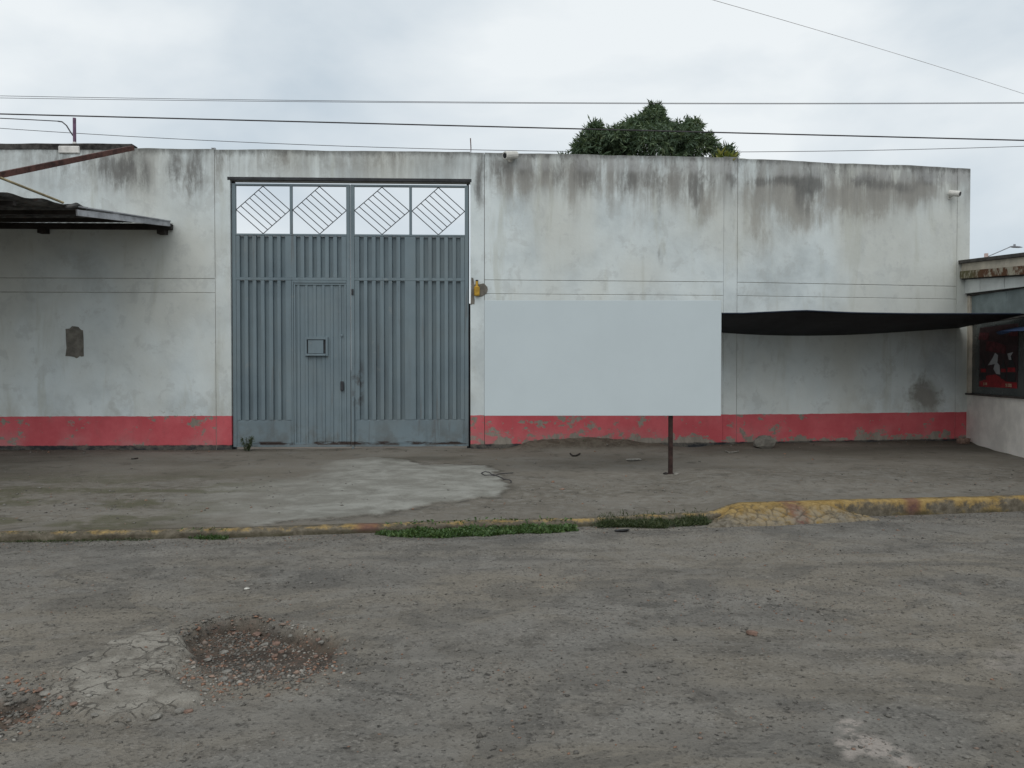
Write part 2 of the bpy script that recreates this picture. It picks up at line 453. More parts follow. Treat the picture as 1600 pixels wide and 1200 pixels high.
M['weed2'] = mat_leaf('dull_weed_leaf', (.030, .044, .020), (.058, .080, .035), (.12, .13, .065))
M['bark'] = plain('bark', (.055, .042, .032), .95, .4, 6, bs=.6)

def mat_road():
    k = NT('worn_asphalt')
    big = k.noise(.5, 6, .6, k.mp((1, 1.5, 1)), .5); mid = k.noise(2.6, 7, .70, k.mp((1, 1.2, 1), (4, 2, 0)), .4)
    col = k.ramp(big, [(.30, (.122, .117, .107)), (.50, (.168, .156, .137)), (.70, (.215, .193, .160))])
    col = k.mix(k.mul(k.step(.45, .68, mid), .55), col, (.235, .222, .197))
    pat = k.noise(3.8, 7, .72, k.mp((1, 1.2, 1), (1, 8, 0)), .5)
    col = k.mix(k.mul(k.step(.50, .34, pat), .65), col, (.082, .076, .067))
    dust = k.attr('dust')
    col = k.mix(k.mul(dust, .75), col, k.mix(mid, (.162, .141, .110), (.252, .224, .180)))
    tr = k.noise(1.0, 5, .6, k.mp((.35, 2.6, 1), (3, 1, 0)))
    col = k.mix(k.mul(k.step(.50, .66, tr), .5), col, (.098, .092, .083))
    wp = k.noise(1.15, 6, .62, k.mp((1, 1.3, 1), (12, 5, 0)), 1.2)
    col = k.mix(k.mul(k.step(.535, .57, wp), .35), col, (.215, .205, .185))
    col = k.mix(k.mul(k.step(.45, .415, wp), .40), col, (.095, .091, .084))
    ag = k.vor(70, out='Color'); agd = k.vor(70); r, g, b = k.xyz(ag)
    amt = k.step(.40, .62, k.noise(1.9, 5, .6, k.mp((1, 1, 1), (2, 7, 0))))
    col = k.mix(k.mul(k.step(.80, 1., r), .38, amt), col, (.31, .29, .26))
    col = k.mix(k.mul(k.step(.25, .0, r), .40), col, (.045, .042, .038))
    sp = k.noise(19, 6, .74, None, .3)
    am2 = k.step(.38, .60, k.noise(1.3, 5, .6, k.mp((1, 1, 1), (7, 3, 0)), .6))
    col = k.mix(k.mul(k.step(.60, .68, sp), k.m('ADD', .25, k.mul(am2, .6))), col, (.034, .031, .029))
    sp2 = k.noise(15, 7, .74, k.mp((1, 1, 1), (5, 5, 0)))
    col = k.mix(k.mul(k.step(.61, .72, sp2), .5), col, (.235, .215, .185))
    hole = k.attr('hole'); slab = k.attr('slab'); pale = k.attr('pale')
    hc = k.mix(k.step(.4, .62, mid), (.056, .045, .036), (.105, .084, .065))
    hc = k.mix(k.mul(k.step(.52, .64, sp2), .6), hc, (.17, .095, .068))
    col = k.mix(hole, col, hc)
    wv = k.t.nodes.new('ShaderNodeVectorMath'); wv.operation = 'MULTIPLY_ADD'
    nn = k.t.nodes.new('ShaderNodeTexNoise'); k.lk(k.pos(), nn.inputs['Vector']); nn.inputs['Scale'].default_value = 7; nn.inputs['Detail'].default_value = 5
    k.lk(nn.outputs['Color'], wv.inputs[0]); wv.inputs[1].default_value = (.16, .16, 0); k.lk(k.pos(), wv.inputs[2])
    ckd = k.vor(6.5, 'DISTANCE_TO_EDGE', wv.outputs[0]); ckd2 = k.vor(17, 'DISTANCE_TO_EDGE', wv.outputs[0])
    crk = k.mul(k.m('MAXIMUM', k.step(.04, .008, ckd), k.mul(k.step(.06, .02, ckd2), k.step(.50, .60, mid))), k.step(.38, .56, k.noise(4, 4, .6, k.mp((1, 1, 1), (9, 9, 0)))))
    scol = k.mix(k.step(.35, .65, k.noise(6, 8, .7)), (.175, .160, .135), (.295, .275, .238))
    scol = k.mix(k.mul(k.step(.56, .68, sp), .55), scol, (.07, .062, .055))
    slabm = k.m('MINIMUM', slab, k.step(.30, .42, k.m('ADD', mid, k.mul(slab, .12))))
    col = k.mix(slabm, col, k.mix(k.mul(crk, .75), scol, (.075, .066, .055)))
    col = k.mix(k.mul(pale, k.step(.42, .52, k.noise(11, 7, .7))), col, (.32, .285, .255))
    bmp = k.m('ADD', k.mul(agd, .4), k.m('ADD', k.mul(k.noise(24, 6, .78), 1.2), k.mul(mid, .9)))
    bmp = k.m('SUBTRACT', bmp, k.mul(k.step(.58, .68, sp), .8))
    bmp = k.m('SUBTRACT', bmp, k.mul(crk, slab, 1.2))
    return k.done(col, .95, bmp, .8, .02, spec=.2)
M['road'] = mat_road()
def mat_pave():
    k = NT('worn_concrete_pavement'); x, y, z = k.xyz()
    big = k.noise(.55, 5, .55, k.mp((1, 1.7, 1), (3, 3, 0))); mid = k.noise(2.4, 8, .66, k.mp((1, 1.2, 1), (6, 1, 0)), .4)
    col = k.ramp(big, [(.32, (.110, .098, .080)), (.50, (.138, .124, .103)), (.68, (.168, .153, .130))])
    col = k.mix(k.mul(k.step(.45, .70, mid), .5), col, (.165, .158, .142))
    col = k.mix(k.mul(k.step(.47, .32, k.noise(3.4, 8, .70, k.mp((1, 1.2, 1), (2, 8, 0)), .4)), .6), col, (.060, .054, .045))
    rough = k.attr('rough')
    rn = k.noise(8, 9, .75, k.mp((1, 1.2, 1), (9, 2, 0)), .5)
    col = k.mix(k.mul(rough, k.step(.48, .64, rn), .65), col, (.20, .19, .168))
    col = k.mix(k.mul(rough, k.step(.45, .35, rn), .8), col, (.066, .060, .051))
    ap = k.attr('apron')
    ac = k.mix(k.step(.35, .65, k.noise(2.2, 9, .68, k.mp((1, 1.3, 1)), .4)), (.165, .160, .140), (.262, .260, .234))
    ac = k.mix(k.mul(k.step(.60, .72, k.noise(9, 8, .7)), .5), ac, (.12, .11, .09))
    col = k.mix(ap, col, ac)
    col = k.mix(k.mul(k.attr('rim'), k.step(.40, .56, rn), .8), col, (.045, .040, .033))
    soil = k.attr('soil')
    col = k.mix(soil, col, k.mix(k.step(.4, .6, rn), (.055, .045, .034), (.095, .082, .064)))
    col = k.mix(k.mul(k.attr('damp'), .7), col, (.055, .050, .038))
    col = k.mix(k.mul(k.attr('moss'), k.step(.35, .55, mid), .7), col, (.068, .066, .034))
    col = k.mix(k.mul(k.step(.60, .72, k.noise(28, 5, .7)), .6), col, (.035, .032, .028))
    col = k.mix(k.mul(k.step(.64, .74, k.noise(24, 5, .7, k.mp((1, 1, 1), (5, 2, 1)))), .6), col, (.28, .27, .24))
    bmp = k.m('ADD', k.noise(22, 8, .75), k.mul(mid, 1.5))
    return k.done(col, .95, bmp, .55, .014, spec=.2)
M['pave'] = mat_pave()
def mat_kerb(name, worn):
    k = NT(name); x, y, z = k.xyz()
    n = k.noise(2.6, 9, .70, None, .4); f = k.noise(11, 8, .74)
    con = k.mix(k.step(.35, .65, f), (.085, .072, .052), (.165, .145, .112))
    yel = k.mix(k.step(.35, .65, f), (.23, .145, .040), (.34, .235, .085))
    rgt = k.step(1.9, 2.7, x)
    thr = k.m('ADD', k.m('ADD', k.mul(n, .8), k.mul(f, .45)), k.m('SUBTRACT', k.mul(rgt, .13), .055))
    thr = k.m('ADD', thr, k.mul(k.attr('topness'), .15))
    col = k.mix(k.mul(k.step(.66 + worn, .80 + worn, thr), .85), con, yel)
    for cx, w in ((-1.42, .17), (3.02, .16), (4.45, .13)):
        col = k.mix(k.mul(k.bump1(x, cx, w), k.step(.34, .50, n), .7), col, (.13, .055, .056))
    if worn:
        col = k.mix(k.mul(k.attr('low'), k.step(.38, .58, f), .75), col, (.20, .18, .145))
        col = k.mix(k.mul(k.attr('crack'), k.step(.42, .60, n), .75), col, (.065, .057, .044))
    else:
        green = k.mul(k.step(.055, .0, z), k.step(.36, .58, n))
        col = k.mix(k.mul(green, .8), col, (.050, .046, .026))
    return k.done(col, .93, k.m('ADD', k.mul(f, 1.3), n), .8, .02, spec=.2)
M['kerb'] = mat_kerb('kerb_paint', 0.0)
M['ramp'] = mat_kerb('ramp_paint', -.035)
M['ground'] = plain('bare_ground', (.12, .10, .08), .95, .3, .5)
k = NT('loose_gravel'); M['gravel'] = k.done(k.ramp(k.attr('tint'), [(.0, (.045, .042, .038)), (.35, (.12, .113, .10)), (.65, (.19, .18, .16)), (.78, (.20, .12, .085)), (.90, (.25, .145, .10)), (1., (.29, .275, .245))]), .95, spec=.2)

# ------------------------------------------------------------------ object helpers
def me_np(name, V, Fc, attrs=None, smooth=False):
    me = bpy.data.meshes.new(name)
    V = np.asarray(V, np.float32); Fc = np.asarray(Fc, np.int32)
    nf, w = Fc.shape
    me.vertices.add(len(V)); me.vertices.foreach_set('co', V.ravel())
    me.loops.add(nf * w); me.loops.foreach_set('vertex_index', Fc.ravel())
    me.polygons.add(nf); me.polygons.foreach_set('loop_start', np.arange(nf, dtype=np.int32) * w)
    me.polygons.foreach_set('loop_total', np.full(nf, w, np.int32))
    if smooth: me.polygons.foreach_set('use_smooth', np.ones(nf, bool))
    for a, v in (attrs or {}).items():
        at = me.attributes.new(a, 'FLOAT', 'POINT'); at.data.foreach_set('value', np.asarray(v, np.float32).ravel())
    me.update(calc_edges=True)
    return me
def link(name, me, mat, parent=None, loc=(0, 0, 0), rz=0.0):
    o = bpy.data.objects.new(name, me); COL.objects.link(o)
    if mat is not None and not me.materials: me.materials.append(M[mat] if isinstance(mat, str) else mat)
    o.location = loc; o.rotation_euler = (0, 0, rz)
    if parent: o.parent = parent
    return o
def tag(o, label=None, cat=None, group=None, kind=None):
    if label: o['label'] = label
    if cat: o['category'] = cat
    if group: o['group'] = group
    if kind: o['kind'] = kind
    return o
def thing(name, label, cat, loc=(0, 0, 0), rz=0.0, group=None):
    o = bpy.data.objects.new(name, None); COL.objects.link(o); o.empty_display_size = .2
    o.location = loc; o.rotation_euler = (0, 0, rz)
    return tag(o, label, cat, group)
def fin(name, bm, mat, parent=None, loc=(0, 0, 0), rz=0.0, smooth=False, bevel=0.0):
    if bevel: bmesh.ops.bevel(bm, geom=bm.edges[:], offset=bevel, segments=1, affect='EDGES')
    bmesh.ops.recalc_face_normals(bm, faces=bm.faces[:])
    me = bpy.data.meshes.new(name); bm.to_mesh(me); bm.free()
    if smooth:
        for p in me.polygons: p.use_smooth = True
    return link(name, me, mat, parent, loc, rz)
def box(bm, x0, x1, y0, y1, z0, z1):
    v = [bm.verts.new((x, y, z)) for z in (z0, z1) for x, y in ((x0, y0), (x1, y0), (x1, y1), (x0, y1))]
    for f in ((0, 3, 2, 1), (4, 5, 6, 7), (0, 1, 5, 4), (1, 2, 6, 5), (2, 3, 7, 6), (3, 0, 4, 7)): bm.faces.new([v[i] for i in f])
    return v
def nbox(x0, x1, y0, y1, z0, z1):
    bm = bmesh.new(); box(bm, x0, x1, y0, y1, z0, z1); return bm
def prism(bm, pts, y0, y1):
    """polygon of (x, z) pushed through in y"""
    a = [bm.verts.new((x, y0, z)) for x, z in pts]; b = [bm.verts.new((x, y1, z)) for x, z in pts]
    bm.faces.new(a); bm.faces.new(b[::-1]); n = len(pts)
    for i in range(n): bm.faces.new((a[i], b[i], b[(i + 1) % n], a[(i + 1) % n]))
def tube(bm, pts, r, n=6, rs=None):
    pts = [Vector(p) for p in pts]; rings = []
    for i, p in enumerate(pts):
        d = (pts[min(i + 1, len(pts) - 1)] - pts[max(i - 1, 0)]).normalized()
        a = d.cross(Vector((0, 0, 1)));
        if a.length < 1e-3: a = d.cross(Vector((1, 0, 0)))
        a.normalize(); b = d.cross(a); q = rs[i] if rs else r
        rings.append([bm.verts.new(p + a * math.cos(2 * math.pi * j / n) * q + b * math.sin(2 * math.pi * j / n) * q) for j in range(n)])
    for i in range(len(rings) - 1):
        for j in range(n): bm.faces.new((rings[i][j], rings[i][(j + 1) % n], rings[i + 1][(j + 1) % n], rings[i + 1][j]))
    bm.faces.new(rings[0][::-1]); bm.faces.new(rings[-1])
def bar(bm, a, b, w, h):
    """square-section member from a to b"""
    a, b = Vector(a), Vector(b); d = (b - a).normalized(); s = d.cross(Vector((0, 0, 1))).normalized(); t = s.cross(d)
    ra, rb = [[bm.verts.new(p + s * (i * w / 2) + t * (j * h / 2)) for i, j in ((-1, -1), (1, -1), (1, 1), (-1, 1))] for p in (a, b)]
    bm.faces.new(ra[::-1]); bm.faces.new(rb)
    for i in range(4): bm.faces.new((ra[i], ra[(i + 1) % 4], rb[(i + 1) % 4], rb[i]))

# ================================================================== THE SETTING
g = nbox(-900, 900, -300, 1500, -.9, -.16)
tag(fin('ground', g, 'ground'), kind='structure')

# ---- road sheet (fine where the camera looks)
def axis(parts):
    out = []
    for a, b, st in parts: out += list(np.arange(a, b - 1e-6, st))
    out.append(parts[-1][1]); return np.array(out)
xs = axis([(-60, -12, 4), (-12, -5.6, .4), (-5.6, 6.2, .03), (6.2, 12, .4), (12, 60, 4)])
ys = axis([(-14, 0, 2), (0, 2.6, .2), (2.6, 9.3, .028), (9.3, 16, .8)])
X, Y = np.meshgrid(xs, ys); Z = road_z(X, Y)
Z = np.where(Y > kerb_y(X) + .1, -.06, Z)
h1, h2, sb = road_parts(X, Y)
ck, cc = voro(X * 8 + 1.2 * fbm(X * 6, Y * 6, 2, 84), Y * 8, 85)
dust = ss(.42, .66, fbm(X * .8, Y * 1.7, 4, 91)) * .8
dust = np.maximum(dust, .95 * ss(.9, .1, np.hypot((X + 2.3) / 2.6, (Y - 5.2) / .95) + .5 * (fbm(X * 2, Y * 3, 3, 92) - .5)))
dust = dust * (1 - .8 * ss(1.6, .5, kerb_y(X) - Y))
rimd = np.exp(-((sdf(X, Y, HOLE)) / .22) ** 2) * .8
dust = np.clip(np.maximum(dust, rimd), 0, 1)
pale = ss(.02, -.02, sdf(X, Y, FLAKE) + .14 * (fbm(X * 9, Y * 9, 3, 93) - .5)) + .35 * ss(.03, -.03, sdf(X, Y, LPATCH))
def grid_faces(nx, ny):
    i = np.arange(nx * ny).reshape(ny, nx)
    return np.stack([i[:-1, :-1], i[:-1, 1:], i[1:, 1:], i[1:, :-1]], -1).reshape(-1, 4)
V = np.stack([X, Y, Z], -1).reshape(-1, 3)
me = me_np('road', V, grid_faces(len(xs), len(ys)), dict(hole=np.clip(np.maximum(h1, h2) * 1.1, 0, 1), slab=sb, crack=ss(.12, .0, ck), dust=dust, pale=np.clip(pale, 0, 1)), True)
tag(link('road', me, 'road'), kind='structure')

# ---- pavement between kerb and wall
xs = axis([(-30, -10, 2), (-10, -8, .25), (-8, 9, .04), (9, 12, .3), (12, 30, 2)])
vs = np.linspace(0, 1, 150)
X, T = np.meshgrid(xs, vs); k0 = kerb_y(X) + .10
Y = k0 + (wall_y(X) + .12 - k0) * T
Y = np.where((X > 8.5), k0 + (wall_y(X) + 3 - k0) * T, Y)
Z = pave_z(X, Y) - .012 * ss(.05, .0, Y - k0)
dA = sdf(X, Y, APRON) + .40 * (fbm(X * 3.2, Y * 3.2, 5, 61, .6) - .5)
rim = np.exp(-((dA - .05) / .055) ** 2) * ss(-2.9, -2.2, X)
t = (Y - kerb_y(X)) / (wall_y(X) - kerb_y(X))
soil = np.clip(soil_mound(X, Y) / .07, 0, 1)
soil = np.maximum(soil, .75 * ss(.35, .05, wall_y(X) - Y) * ss(.35, .6, fbm(X * 2, Y * 2, 3, 64)))
dmp = G(660, 714, .24)
damp = .8 * ss(1.0, .2, np.hypot((X - dmp.x) / 1.0, (Y - dmp.y) / .42) + .7 * (fbm(X * 3, Y * 3, 3, 65) - .5))
damp = np.maximum(damp, .55 * ss(-6.0, -7.5, X) * ss(.3, .6, fbm(X * .8, Y * 3, 3, 66)))
damp = np.maximum(damp, .75 * ss(2.6, 4.5, X) * ss(.62, .88, t) * ss(.30, .62, fbm(X * .7, Y * 2, 3, 67) + .12))
moss = ss(-2.6, -4.0, X) * ss(.75, .3, t) * ss(.45, .6, fbm(X * 1.2, Y * 2.5, 3, 68))
rough = ss(.0, .1, t) * ss(.62, .40, t + .15 * (fbm(X * 1.5, Y * 1.5, 3, 69) - .5)) * (1 - apron(X, Y))
V = np.stack([X, Y, Z], -1).reshape(-1, 3)
me = me_np('pavement', V, grid_faces(len(xs), len(vs)), dict(apron=apron(X, Y), rim=rim, soil=soil, damp=damp, moss=moss, rough=rough), True)
tag(link('pavement', me, 'pave'), kind='structure')

# ---- kerb
xs = axis([(-30, -9, 1.5), (-9, 9, .05), (9, 30, 1.5)])
ky, kz = kerb_y(xs), kerb_z(xs)
jit = lambda s, a: 1.7 * a * (fbm(xs * 5, xs * 0, 4, s, .65) - .5)
prof = [(ky + jit(1, .02), np.full_like(xs, -.08), 0), (ky + jit(2, .03), kz * .45, .1), (ky + .008 + jit(3, .025), kz - .022 + jit(4, .012), .5), (ky + .035 + jit(5, .02), kz + jit(6, .01), 1), (ky + .13, kz + .003 + jit(7, .006), .6), (ky + .15, kz - .06, 0)]
V = np.concatenate([np.stack([xs, a, b], -1) for a, b, c in prof])
n = len(xs); idx = np.arange(len(prof) * n).reshape(len(prof), n)
FF = np.stack([idx[:-1, :-1], idx[:-1, 1:], idx[1:, 1:], idx[1:, :-1]], -1).reshape(-1, 4)
me = me_np('kerb', V, FF, dict(topness=np.concatenate([np.full(n, c) for a, b, c in prof])), True)
tag(link('kerb', me, 'kerb'), kind='structure')

# ---- mortared stone ramp laid against the kerb
b0, b1 = G(1103, 826, 0.0), G(1372, 812, 0.0)
uu = np.linspace(0, 1, 150); vv = np.linspace(0, 1, 48)
U, Vv = np.meshgrid(uu, vv)
kx0, kx1 = b0.x + .0, b1.x + .05
XT = kx0 + .22 + (kx1 - .35 - kx0 - .22) * U
XB = b0.x - .02 + (b1.x + .06 - b0.x) * U
YB = b0.y + (b1.y - b0.y) * U
X = XB + (XT - XB) * Vv; YK = kerb_y(X) + .03
Y = YB + (YK - YB) * Vv + .05 * (fbm(X * 4, Vv * 2, 3, 101) - .5) * (1 - Vv)
side = ss(0, .14, U) * ss(1, .80, U)
Z = -.02 + (kerb_z(X) + .012) * ss(-.05, 1.0, Vv ** .8) * (.25 + .75 * side) + .02 * (1 - Vv) * ss(0, .06, Vv)
ck, cc = voro(X * 9, Y * 11, 102)
Z = Z + (.014 * ss(.0, .22, ck) + .010 * cc) * ss(.0, .08, Vv) - .006
V = np.stack([X, Y, Z], -1).reshape(-1, 3)
me = me_np('kerb_ramp', V, grid_faces(150, 48), dict(topness=.75 * Vv, crack=ss(.20, .03, ck), low=ss(.85, .3, Vv + .35 * (fbm(X * 3, Y * 3, 3, 103) - .5))), True)
tag(link('kerb_ramp', me, 'ramp'), kind='structure')

# ================================================================== PERIMETER WALL
ZG1, ZG2, ZT, ZBOT = 3.12, 2.885, 5.275, -.1
wall = thing('perimeter_wall', 'long white plastered wall with rain-streaked top and peeling red skirting', 'wall', (0, 13.4, 0))
def px_blob(px, py, rx, rz, a):
    k_ = np.interp(px, [0, 760, 1130, 1513], [1, .977, .954, .904]); d = D0 / k_; p = P(px, py, d)
    return p.x, p.z, rx * d / F, rz * d / F, a
DARK = [px_blob(*b) for b in ((190, 262, 26, 36, .75), (272, 262, 14, 34, .6), (228, 285, 14, 30, .5), (310, 268, 22, 40, .55), (100, 258, 16, 30, .45), (140, 250, 22, 26, .5),
        (60, 246, 40, 12, .3), (352, 252, 10, 26, .45), (430, 248, 30, 16, .3), (500, 248, 22, 14, .3), (580, 252, 36, 10, .25), (700, 250, 22, 20, .3), (744, 262, 9, 34, .5), (748, 300, 10, 26, .45),
        (776, 262, 20, 24, .6), (830, 262, 30, 22, .45), (872, 276, 12, 28, .65), (905, 268, 14, 26, .5), (925, 284, 16, 26, .5), (975, 276, 18, 26, .6), (1022, 278, 26, 24, .5), (1035, 320, 8, 40, .35),
        (1092, 284, 30, 22, .7), (1085, 312, 10, 30, .5), (1142, 280, 9, 20, .5), (1145, 340, 7, 60, .25), (1186, 282, 36, 10, .7), (1268, 284, 18, 20, .75), (1262, 312, 14, 34, .45), (1240, 284, 40, 10, .65),
        (1345, 284, 26, 12, .7), (1395, 290, 40, 12, .6), (1460, 278, 26, 12, .65), (1300, 262, 60, 8, .4), (1440, 262, 50, 8, .4), (1030, 405, 7, 16, .35), (1190, 395, 10, 10, .22), (1340, 395, 12, 14, .25), (1420, 400, 14, 14, .2),
        (1290, 430, 20, 6, .2), (1380, 350, 8, 12, .2), (1490, 360, 6, 90, .2))]
BROWN = [px_blob(*b) for b in ((1190, 300, 40, 34, .8), (1245, 310, 34, 40, .9), (1310, 300, 30, 26, .75), (1370, 305, 38, 34, .9), (1440, 296, 40, 26, .8), (1180, 350, 16, 40, .4), (905, 285, 16, 26, .4), (950, 300, 20, 30, .35),
        (1100, 320, 22, 36, .7), (880, 272, 70, 26, .65), (1040, 285, 60, 32, .6), (800, 280, 44, 34, .6), (900, 330, 20, 40, .3), (1000, 340, 40, 40, .25), (440, 250, 60, 24, .45), (600, 258, 80, 18, .45), (350, 270, 12, 60, .45), (200, 280, 60, 40, .35), (300, 285, 30, 40, .4), (1300, 340, 90, 30, .3), (1200, 380, 40, 50, .25))]
def stains(X, Zz, L):
    wx = X + .30 * (fbm(X * 1.6, Zz * 1.1, 3, 501) - .5); wz = Zz + .42 * (fbm(X * 2.4, Zz * .7, 4, 502, .6) - .5)
    t = 0 * X
    for bx, bz, rx, rz, a in L: t = t + a * np.exp(-((wx - bx) / rx) ** 2 - ((wz - bz) / rz) ** 2)
    return t
def wpart(name, fr, x0, x1, z0, z1, y0=0.0, y1=.2, mat='wall', jag=0.0, seed=0, bev=.006):
    """a slab of wall in the frame fr; jag roughens its top edge; the face is a grid"""
    sp_ = .06 if (mat == 'wall' and z1 > 3.3) else 4.0
    nx = max(1, int((x1 - x0) / (min(sp_, .12) if jag else sp_))); nz = max(1, int((z1 - max(z0, 3.2)) / sp_)) if sp_ < 1 else 1
    xs_ = np.linspace(x0, x1, nx + 1)
    zs_ = np.linspace(max(z0, 3.2), z1 - bev, nz + 1) if sp_ < 1 else np.array([z0, z1 - bev])
    if sp_ < 1 and z0 < 3.2: zs_ = np.concatenate([[z0], zs_])
    dz = jag * 2 * (fbm(xs_ * 1.1, xs_ * 0 + seed, 4, seed, .6) - .5) if jag else 0 * xs_
    dy = .3 * jag * (vn(xs_ * 6, xs_ * 0 + seed, seed + 3) - .5) if jag else 0 * xs_
    rows = [np.stack([xs_, xs_ * 0 + y0, zz + dz * float(np.clip((zz - (z1 - .3)) / .3, 0, 1))], -1) for zz in zs_]
    rows += [np.stack([xs_, y0 + bev + dy, z1 + dz], -1), np.stack([xs_, xs_ * 0 + y1, z1 + dz + .004], -1), np.stack([xs_, xs_ * 0 + y1, xs_ * 0 + z0], -1)]
    V = np.concatenate(rows); nr = len(rows); n = nx + 1; idx = np.arange(nr * n).reshape(nr, n)
    idx2 = np.vstack([idx, idx[:1]])
    Fq = np.stack([idx2[:-1, :-1], idx2[:-1, 1:], idx2[1:, 1:], idx2[1:, :-1]], -1).reshape(-1, 4).tolist()
    Fq += [idx[:, 0].tolist(), idx[::-1, -1].tolist()]
    me = bpy.data.meshes.new(name); me.from_pydata(V.tolist(), [], Fq)
    if mat == 'wall':
        Xw = fr.o.x + fr.u.x * V[:, 0]
        for nm, L in (('dark', DARK), ('brown', BROWN)):
            at = me.attributes.new(nm, 'FLOAT', 'POINT'); at.data.foreach_set('value', stains(Xw, V[:, 2], L).astype(np.float32))
    return link(name, me, mat, wall, fr.o - Vector((0, 13.4, 0)), fr.ang)
gp_ = .0045
a335 = W0.at(336, 400)[0]; a360 = W0.at(360.5, 480)[0]; a734 = W0.at(735.0, 480)[0]; a757 = W0.len
zl = W0.at(550, 282.5)[1]
def bay(fr, x0, x1, s):
    wpart('infill_panel', fr, x0 + gp_, x1 - gp_, ZG1 + gp_, ZT, jag=.022, seed=s)
    wpart('tie_beam', fr, x0 + gp_, x1 - gp_, ZG2 + gp_, ZG1 - gp_, y0=.002)
    wpart('infill_panel', fr, x0 + gp_, x1 - gp_, ZBOT, ZG2 - gp_, y0=.001)
bay(W0, -3.0, a335, 5)
wpart('column', W0, a335 + gp_, a360, ZBOT, ZT, y1=.24, jag=.015, seed=8)
wpart('lintel', W0, a360 + .002, a734 - .002, zl, ZT + .005, y0=.003, jag=.02, seed=9)
wpart('column', W0, a734, a757 - gp_, ZBOT, ZT, y1=.24, jag=.015, seed=12)
bay(W1, 0, W1.len, 15)
b1150 = W2.at(1152, 400)[0]; b1495 = W2.at(1495, 400)[0]
wpart('column', W2, 0, b1150 - gp_, ZBOT, ZT + .01, jag=.012, seed=18)
bay(W2, b1150, b1495, 21)
wpart('column', W2, b1495 + gp_, W2.len, ZBOT, ZT - .005, y1=.24, jag=.012, seed=25)
for fr, x0, x1, zz in ((W0, -2.9, a360 - .02, ZBOT), (W0, a734 + .02, a757 - .003, ZBOT), (W1, .003, W1.len - .003, ZBOT), (W2, .003, W2.len - .03, ZBOT)):
    wpart('core', fr, x0, x1, zz, ZT - .06, y0=.010, y1=.17, mat='groove')
# dark coping left of the gate
c0, c1 = W0.at(-40, 230)[0], W0.at(206, 230)[0]
wpart('coping', W0, -3.0, c1, ZT - .03, ZT + .07, y0=-.006, y1=.22, mat='coping', jag=.018, seed=31)
# cement patches: a filled opening, and the make-good round the gate lamp
def patch(pts, fr, proud=.005, seed=1, sub=3):
    rnd = random.Random(seed); q = []
    P_ = [fr.at(*p) for p in pts]
    for i, (x, z) in enumerate(P_):
        x2, z2 = P_[(i + 1) % len(P_)]
        for j in range(sub):
            t = j / sub; q.append((x + (x2 - x) * t + rnd.uniform(-.010, .010), z + (z2 - z) * t + rnd.uniform(-.010, .010)))
    bm = bmesh.new(); prism(bm, q, -proud, .02)
    return fin('cement_patch', bm, 'cement', wall, fr.o - Vector((0, 13.4, 0)), fr.ang)
patch([(103, 513), (110, 513), (112, 509), (123, 510), (125, 515), (130, 516), (130, 538), (131, 556), (124, 557), (119, 560), (112, 557), (103, 556), (104, 530)], W0, seed=4, sub=2)
patch([(736, 434), (740, 434), (741, 445), (749, 444), (757, 443), (761, 449), (762, 456), (757, 461), (750, 464), (741, 463), (741, 476), (736, 476)], W0, seed=6, sub=2)

# ================================================================== GATE
GY = .07            # the leaves stand a little behind the wall face
def gx(px, py=480): return W0.at(px, py, GY)[0]
def gz(py, px=550): return W0.at(px, py, GY)[1]
ZB = .285           # under side of the leaves
gframe = thing('gate_portal', 'dark steel frame tube over and beside the grey double gate', 'gate frame', W0.w(gx(548), GY, .2), W0.ang)
GX0 = gx(548)
def gpart(name, root, ox, x0, x1, y0, y1, z0, z1, mat='gate', bev=0.003, parent=None, base=.2):
    return fin(name, nbox(x0 - ox, x1 - ox, y0, y1, z0 - base, z1 - base), mat, parent or root, bevel=bev)
xl, xr = gx(363.5), gx(732.5)
gpart('header_tube', gframe, GX0, gx(358.5), gx(737), -.075, -.03, gz(284.3), gz(279.5), 'gate_dark')
gpart('post', gframe, GX0, xl - .012, xl + .035, .02, .09, .12, gz(285), 'gate_dark')
gpart('post', gframe, GX0, xr - .035, xr + .006, .02, .09, .12, gz(285), 'gate_dark')

gpart('gap_dark_strip', gframe, GX0, xr - .02, xr + .035, .10, .125, .12, gz(473), 'gate_dark')  # dark strip added behind the gap to shut out the sky low down
gpart('gap_dark_strip', gframe, GX0, xl - .05, xl + .02, .10, .125, .12, gz(392), 'gate_dark')  # added likewise, keeps the lower left gap dark

def slat_mesh(w, h, d=.034, ch=.014):
    bm = bmesh.new()
    pr = [(0, 0), (ch, -d), (w - ch, -d), (w, 0)]
    a = [bm.verts.new((x, y, 0)) for x, y in pr]; b = [bm.verts.new((x, y, h)) for x, y in pr]
    for i in range(4): bm.faces.new((a[i], a[(i + 1) % 4], b[(i + 1) % 4], b[i]))
    bm.faces.new(a[::-1]); bm.faces.new(b)
    bmesh.ops.recalc_face_normals(bm, faces=bm.faces[:])
    me = bpy.data.meshes.new('slat'); bm.to_mesh(me); bm.free(); me.materials.append(M['gate']); return me
Q = lambda zx: 330 + zx / 3.529
def bar_mesh(L, r=.0075):
    bm = bmesh.new(); tube(bm, [(0, 0, 0), (L, 0, 0)], r, 5); bmesh.ops.recalc_face_normals(bm, faces=bm.faces[:])
    me = bpy.data.meshes.new('diamond_bar'); bm.to_mesh(me); bm.free(); me.materials.append(M['gate_dark']); return me
tierA = (gz(434.5), gz(369.5)); tierB = (gz(656), gz(438.5))
